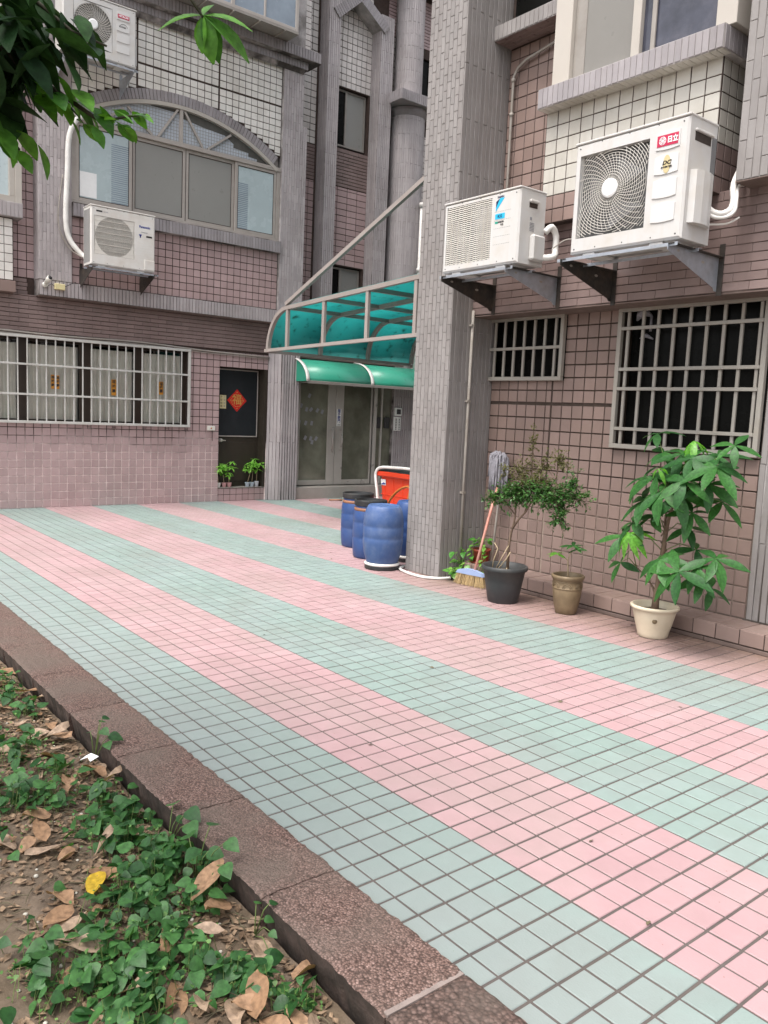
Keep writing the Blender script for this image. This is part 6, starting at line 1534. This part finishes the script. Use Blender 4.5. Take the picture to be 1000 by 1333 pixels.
# larger fallen leaves, one thing each
random.seed(21)
dl = [leafmesh('fallen_leaf', .115, .058, M['leaf_dead'], -.10, .22, 6, 'oval', .5), leafmesh('fallen_leaf', .125, .055, M['leaf_dead_pale'], .12, -.3, 6, 'lance', -.6), leafmesh('fallen_leaf', .10, .055, M['leaf_dead'], .25, .5, 6, 'oval', 1), leafmesh('fallen_leaf', .14, .05, M['leaf_dead_pale'], -.15, .35, 6, 'lance', .9)]
spots = [(-3.05,-.88),(-3.4,-.92),(-2.55,-.86),(-2.42,-1.05),(-2.2,-1.04),(-2.5,-.98),(-1.95,-.90),(-1.95,-1.06),(-1.5,-1.27),(-1.38,-1.16),(-1.46,-1.22),(-1.28,-1.20),(-.28,-.93),(-.36,-.92),(-.2,-.97),(-.55,-.86),(-2.4,-.88),(-2.15,-.92),(-1.88,-.98),(-2.35,-.97),(-2.75,-1.05),(-.92,-1.32),(-.75,-1.02),(-.45,-1.1),(-1.0,-1.24),(-1.5,-1.15),(-1.32,-1.13),(-.6,-.99),(-.28,-1.02),(-.15,-.88),(-3.22,-.88),(-2.93,-.84),(-2.66,-.86),(-2.25,-.86),(-2.17,-1.01),(-2.05,-.84),(-1.41,-1.20),(-1.42,-1.30),(-1.36,-1.24),(-1.24,-1.09),(-1.18,-1.13),(-.99,-1.31),(-.92,-1.20),(-.76,-1.20),(-.68,-1.37),(-1.23,-.87),(-1.03,-.90),(-.64,-.92),(-.76,-.84),(-.66,-.83),(-.36,-.86),(-.40,-1.03),(-.31,-.97),(-2.62,-.93),(-2.47,-1.03),(-2.26,-1.10),(-3.5,-.86),(-2.06,-.98),(-1.9,-.88),(-1.75,-.90),(-1.62,-1.12),(-1.55,-1.24),(-.52,-1.12),(-.22,-.88),(-.12,-1.0),(-1.3,-1.02),(-.85,-.86),(-.58,-1.28),(-2.8,-.96),(-3.0,-1.0),(-1.12,-1.28),(-.48,-.84)]
FLV = []
for i, (x, y) in enumerate(spots):
    a = U(0, 6.28); s_ = U(.7, 1.15); p = onsoil(x, y, U(.012, .03))
    W = Matrix.Translation(p) @ RotZ(a) @ Matrix.Rotation(U(-.3,.3), 4, 'Y') @ Matrix.Rotation(U(-.35,.35), 4, 'X') @ Matrix.Scale(s_, 4)
    FLV.append((i % 4, x, y, inst('fallen_leaf', dl[i % 4], W, None)))
kinds = ('broad reddish', 'long greyish', 'cupped reddish', 'narrow greyish')
zones = ((-2.75, 'at the bed\'s far end'), (-2.15, 'beyond the white scrap'), (-1.7, 'this side of the white scrap'), (-1.2, 'beyond the yellow leaf'), (-.85, 'this side of the yellow leaf'), (-.55, 'in the near green patch'), (9, 'in the bottom corner by the kerb'))
ordw = ('farthest', 'second', 'third', 'fourth', 'fifth', 'sixth', 'seventh', 'eighth', 'ninth', 'tenth')
seen = {}
for k_, x, y, o in sorted(FLV, key=lambda q: q[1]):
    zn = next(z for lim, z in zones if x < lim); seen.setdefault((k_, zn), []).append(o)
for (k_, zn), os_ in seen.items():
    for q, o in enumerate(os_):
        tag(o, f"{kinds[k_]} fallen leaf {zn}" + (f", {ordw[q]} of {len(os_)}" if len(os_) > 1 else ''), 'fallen leaf', 'brown fallen leaves in the bed')
yl = leafmesh('fallen_leaf', .115, .062, M['leaf_yellow'], .08, .25, 6, 'oval', .3)
p = onsoil(-1.13, -1.115, .035); o = inst('fallen_leaf', yl, Matrix.Translation(p) @ RotZ(-.5) @ Matrix.Rotation(.25, 4, 'X'), None); tag(o, 'yellow fallen leaf, the only yellow one, lying in the bed', 'fallen leaf')
tl = leafmesh('fallen_leaf', .165, .075, M['leaf_dead'], -.05, .3, 6, 'lance', .3)
p = onsoil(-.80, -.95, .05); o = inst('fallen_leaf', tl, Matrix.Translation(p) @ RotZ(2.0) @ Matrix.Rotation(-.3, 4, 'Y'), None); tag(o, 'large reddish brown leaf standing clear between the creeping plants near the kerb', 'fallen leaf')
wp = MB(); wp.add([(0,0,0),(.03,.01,.012),(.05,-.01,.004),(.075,.012,.018),(.06,.04,.008),(.035,.03,.022),(.01,.035,.006)], [(0,1,5,6),(1,2,3,5),(3,4,5)])
o = wp.build('paper_scrap', M['badge_white'], None, Matrix.Translation(onsoil(-1.98, -.90, .035)) @ RotZ(.8) @ Matrix.Scale(1.05, 4)); tag(o, 'torn white paper scrap lying by the inner edge of the kerb', 'litter')
# creeping plants (leafy ground cover)
random.seed(5)
green = [(-2.75,-.90,.07,26),(-2.95,-.95,.09,34),(-2.35,-1.0,.06,22),(-1.75,-1.08,.10,50),(-1.42,-1.02,.09,50),(-2.0,-1.3,.14,50),(-3.27,-.86,.10,30),(-3.3,-.98,.12,30),(-2.17,-1.10,.13,50),(-1.83,-1.19,.13,60),(-1.96,-1.0,.08,24),(-1.66,-.92,.11,60),(-1.48,-.87,.09,60),(-1.31,-.96,.12,70),(-1.19,-.90,.09,60),(-1.07,-.88,.08,50),(-1.03,-.97,.09,55),(-.99,-1.10,.09,55),(-.87,-1.06,.09,60),(-.84,-.92,.06,40),(-.68,-1.05,.08,60),(-.62,-1.18,.10,70),(-.64,-1.31,.10,60),(-.72,-1.42,.10,40),(-.47,-.98,.06,36),(-.38,-.93,.05,26),(-.96,-.82,.05,26),(-.28,-.88,.04,16),(-.80,-1.22,.08,50),(-.83,-1.37,.07,22),(-.55,-1.05,.07,36),(-2.6,-1.15,.15,50),(-2.3,-1.25,.15,50),(-1.6,-1.35,.14,30),(-.5,-1.2,.09,50),(-.42,-1.3,.1,40)]
hv = leafmesh('h', 1, .9, None, .2, .10, 6, 'heart'); hv_v, hv_f = md(hv)
gc = MB(); gl = MB(); gs = MB()
for (x, y, r, n_) in green:
    for k in range(int(n_*1.05)):
        a = U(0, 6.28); rr = abs(random.gauss(0, .75))*r; px_, py_ = x+rr*math.cos(a)*1.25, y+rr*math.sin(a)*.9
        if py_ > -.80: continue
        h_ = U(.012, .085)*(1.15 - .35*min(1, rr/r)); p = onsoil(px_, py_, h_); s_ = U(.022, .062)
        if random.random() < .30: s_ = U(.008, .018); h_ *= .6
        gs.tube([onsoil(px_+U(-.02,.02), py_+U(-.02,.02), 0), p], .0011, 3, False, False)
        b = U(0, 6.28); addleaf(gl if s_ < .018 and random.random() < .6 else gc, hv_v, hv_f, basis(p, (math.cos(b), math.sin(b), U(-.7,.35)), Vector((U(-.75,.75), U(-.9,.45), 1)).normalized(), s_, U(-.3,.3)))
# a second, small oval-leaved species between the first
ov = leafmesh('h', 1, .55, None, .1, .15, 3, 'oval'); ov_v, ov_f = md(ov)
for k in range(1500):
    x, y, r, n_ = random.choice(green); a = U(0,6.28); rr = abs(random.gauss(0,1))*r; p_ = (x+rr*math.cos(a)*1.3, y+rr*math.sin(a))
    if p_[1] > -.805: continue
    b = U(0,6.28); addleaf(gl, ov_v, ov_f, basis(onsoil(*p_, U(.005,.035)), (math.cos(b), math.sin(b), U(-.2,.6)), Vector((U(-.4,.4),U(-.4,.4),1)).normalized(), U(.008,.019)))
gc.build('ground_cover', M['leaf_ground'], label='dark green heart-leaved plants creeping over the soil bed', cat='ground cover', kind='stuff')
gl.build('weeds', M['leaf_ground_light'], label='tiny pale green weeds between the creeping plants', cat='weeds', kind='stuff')
gs.build('creeper_stalks', M['stem_green'], label='thin green stalks under the creeping leaves', cat='stalks', kind='stuff')
# single shoots that stand up against the kerb
gm = leafmesh('leaf', 1, .86, M['leaf_ground'], .2, .15, 6, 'heart')
def shoot(label, x, y, specs):
    t = thing('seedling', label, 'plant', Matrix.Translation(onsoil(x, y)))
    m_ = MB(); b0 = onsoil(x, y)
    for (dx, dy, dz, s_, a) in specs:
        p = Vector((x+dx, y+dy, dz)); m_.tube([b0, b0.lerp(p, .6)+Vector((0,0,.02)), p], [.0022,.0018,.0013], 5)
        inst('leaf', gm, basis(p, (math.cos(a), math.sin(a), -.15), Vector((.1,-.45,1)).normalized(), s_), t)
    m_.build('stem', M['stem_green'], t)
shoot('upright green shoot overlapping the kerb beside the white paper scrap', -2.03, -.82, [(.03,.02,.085,.05,.3),(-.02,.03,.10,.045,1.8),(.04,.05,.055,.065,.9),(.07,.03,.04,.05,-.2),(-.05,0,.05,.04,2.8),(.01,.03,.13,.035,1.2)])
shoot('two-leaved green shoot reaching over the kerb edge in the middle of the bed', -1.22, -.84, [(.03,.06,.06,.07,.2),(-.05,.04,.05,.065,2.6),(.10,.03,.05,.07,-.1),(0,.03,.02,.05,1.2)])
shoot('tall heart-leaved shoot leaning over the kerb above the large brown leaf', -.98, -.85, [(.10,.06,.09,.06,.2),(.0,.05,.10,.06,2.0),(.16,.02,.05,.06,-.2),(.06,-.02,.07,.065,-1.2),(-.05,0,.05,.07,2.8),(.12,-.01,.015,.04,-.7),(.03,.03,.03,.065,.6)])
shoot('thin vine with small leaves climbing the kerb face near the bottom of the picture', -.62, -.83, [(.02,.02,-.02,.032,.8),(.07,.01,-.03,.03,.2),(-.03,.02,.0,.034,2.0),(.11,-.02,-.05,.035,-.3),(.03,.03,.03,.03,1.4)])
shoot('broad heart-leaved plant beside the pale curled leaf, nearest the camera', -.42, -1.0, [(.0,-.02,-.03,.06,-1.6),(-.06,.02,-.02,.055,2.6),(.06,.0,-.02,.065,.2),(.03,.05,-.04,.05,1.2),(.10,.06,-.05,.055,.5),(-.02,-.08,-.05,.05,-2.0)])
# specks on the paving
m_ = MB()
for (x, y) in ((-9.1,.55),(-8.2,1.1),(-6.9,.35),(-9.5,3.1),(-9.3,4.7),(-9.0,4.9),(-4.6,1.2),(-5.3,2.7),(-2.1,1.2),(-3.2,.7),(-.3,.35),(-1.4,.2),(.1,.1),(-.9,1.9),(-3.3,2.9),(-2.95,3.15),(-1.3,1.4),(-5.6,2.9),(-2.1,3.2),(-6.3,.9),(-7.4,2.2)):
    a = U(0,6.28); s_ = U(.008,.018); m_.add([(x+s_*math.cos(a), y+s_*math.sin(a), .003), (x-s_*.5*math.sin(a), y+s_*.5*math.cos(a), .009), (x-s_*math.cos(a), y-s_*math.sin(a), .004), (x+s_*.5*math.sin(a), y-s_*.5*math.cos(a), .003)], [(0,1,2,3)])
for (cx_, cy_, rr_) in ((-3.13,2.90,.17),(-2.605,3.055,.12),(-1.84,3.07,.15),(-4.7,2.875,.2),(-3.7,3.05,.2)):
    for k in range(26):
        a = U(0,6.28); r_ = rr_*U(.85,1.7); x, y = cx_+r_*math.cos(a), cy_+r_*math.sin(a)*.8
        if y > 3.28: continue
        s_ = U(.002,.007); b = U(0,6.28); m_.add([(x+s_*math.cos(b), y+s_*math.sin(b), .002), (x-s_*math.sin(b), y+s_*math.cos(b), .005), (x-s_*math.cos(b), y-s_*math.sin(b), .003), (x+s_*math.sin(b), y-s_*math.cos(b), .002)], [(0,1,2,3)])
m_.build('debris_specks', M['twig'], label='tiny dark leaf scraps on the paving', cat='debris', kind='stuff')

# =================================================================== TREE AT THE UPPER LEFT
random.seed(11)
M['dark_twig'] = pmat('dark_twig', (.035,.032,.018), .8, var=.2, ns=20, bump=.4)
tr = thing('tree', 'dark leafy tree whose boughs hang into the upper left corner', 'tree', T(-1.5, -2.75, -.1))
m_ = MB(); m_.tube([(-1.5,-2.75,-.3),(-1.48,-2.74,.4),(-1.42,-2.70,1.2),(-1.40,-2.62,2.1),(-1.35,-2.6,2.9),(-1.3,-2.65,3.6),(-1.2,-2.7,4.4)], [.13,.10,.09,.085,.075,.06,.03], 12); m_.build('trunk', M['bark'], tr)
bo = [([(-1.37,-2.6,2.7),(-1.05,-2.2,2.72),(-.80,-1.85,2.52),(-.62,-1.62,2.30),(-.50,-1.50,2.15),(-.43,-1.36,2.06),(-.415,-1.31,2.08),(-.405,-1.275,2.09)], .012),
      ([(-.80,-1.85,2.52),(-.62,-1.66,2.42),(-.50,-1.50,2.30),(-.43,-1.42,2.22),(-.40,-1.36,2.20)], .009),
      ([(-.70,-1.75,2.42),(-.60,-1.66,2.22),(-.54,-1.58,2.08),(-.51,-1.50,1.99)], .007),
      ([(-1.37,-2.6,2.9),(-.9,-1.9,2.9),(-.5,-1.45,2.62),(-.36,-1.28,2.40),(-.325,-1.215,2.315),(-.315,-1.19,2.28)], .014),
      ([(-1.35,-2.6,3.0),(-1.5,-1.9,3.4),(-1.6,-1.3,3.7)], .03), ([(-1.35,-2.6,3.1),(-.8,-2.6,3.6),(-.2,-2.5,4.0)], .03), ([(-1.4,-2.6,2.4),(-1.9,-2.3,2.8),(-2.4,-2.2,3.2)], .03)]
for p, r in bo:
    m_ = MB(); m_.tube(p, [max(.0022, r*(1-.9*i/(len(p)-1))) for i in range(len(p))], 7); m_.build('bough', M['bark'] if r > .014 else M['dark_twig'], tr)
dk = leafmesh('leaf', 1, .44, M['leaf_tree'], .22, .22, 5); dk2 = leafmesh('leaf', 1, .46, M['leaf_tree'], .35, .15, 5); lt = leafmesh('leaf', 1, .50, M['leaf_tree_light'], .28, .2, 5)
# dark mass
n_ = 0
while n_ < 300:
    c = Vector((random.gauss(-.56,.12), random.gauss(-1.60,.10), random.gauss(2.20,.085)))
    # keep the mass in the boughs' own volume
    d_ = min((c-Vector(q)).length for q in ((-.62,-1.62,2.30),(-.50,-1.50,2.25),(-.58,-1.6,2.12),(-.68,-1.68,2.2),(-.53,-1.56,2.05)))
    if d_ > .16: continue
    a = U(0, 6.28); inst('leaf', dk if n_ % 2 else dk2, basis(c, (math.cos(a), math.sin(a), U(-1.1,.1)), Vector((U(-.5,.5),U(-.5,.5),1)).normalized(), U(.08,.125)), tr); n_ += 1
# light sprays along the outer twigs
def spray(p0, p1, n_, ln, me_, sp=.02, drop=-.5):
    for k in range(n_):
        p = Vector(p0).lerp(Vector(p1), (k+.5)/n_) + Vector((U(-sp,sp),U(-sp,sp),U(-sp,sp)))
        ax = (Vector(p1)-Vector(p0)).normalized(); side = ax.cross(Vector((0,0,1))).normalized()*(1 if k % 2 else -1)
        inst('leaf', me_, basis(p, ax*.7+side*U(.4,1)+Vector((0,0,U(drop,.2))), Vector((U(-.3,.3),U(-.4,.2),1)).normalized(), ln*U(.75,1.15), U(-.4,.4)), tr)
spray((-.52,-1.52,2.17),(-.43,-1.36,2.065),14,.075,lt,.025); spray((-.43,-1.36,2.065),(-.415,-1.31,2.075),9,.055,lt,.018)
spray((-.49,-1.47,2.11),(-.44,-1.36,2.04),8,.06,lt,.02); spray((-.54,-1.58,2.08),(-.51,-1.48,1.99),9,.075,lt,.02,-.9)
spray((-.415,-1.31,2.08),(-.405,-1.27,2.09),5,.045,lt,.010)
spray((-.50,-1.50,2.30),(-.41,-1.37,2.21),8,.085,dk2,.02,-.9)
for d_, ln, up in (((-.3,-.6,-.1),.095,0),((.25,.1,-1.1),.09,0),((.3,.45,-1.2),.088,0),((.5,.75,.05),.10,0),((.45,.75,-.45),.12,0),((-.1,.2,.4),.05,0),((.0,-.1,-.5),.07,0)):
    inst('leaf', lt, basis((-.315,-1.19,2.285), d_, Vector((.3,-.5,.8)).normalized(), ln), tr)
# rest of the crown, out of view; leaves added to shade the hanging boughs, joined
cr = MB(); lv2, lf2 = md(dk)
for k in range(2600):
    c0 = random.choice(((-1.6,-1.9,3.6),(-1.2,-2.7,4.0),(-.5,-2.7,3.9),(-2.2,-2.4,3.4),(-1.1,-2.2,3.4)))
    p = Vector(c0)+Vector((random.gauss(0,.34),random.gauss(0,.34),random.gauss(0,.26)))
    if p.z < 2.95: continue
    a = U(0,6.28); addleaf(cr, lv2, lf2, basis(p, (math.cos(a),math.sin(a),U(-1,.2)), Vector((U(-.5,.5),U(-.5,.5),1)).normalized(), U(.08,.12)))
cr.build('crown', M['leaf_tree'], tr)['kind'] = 'stuff'
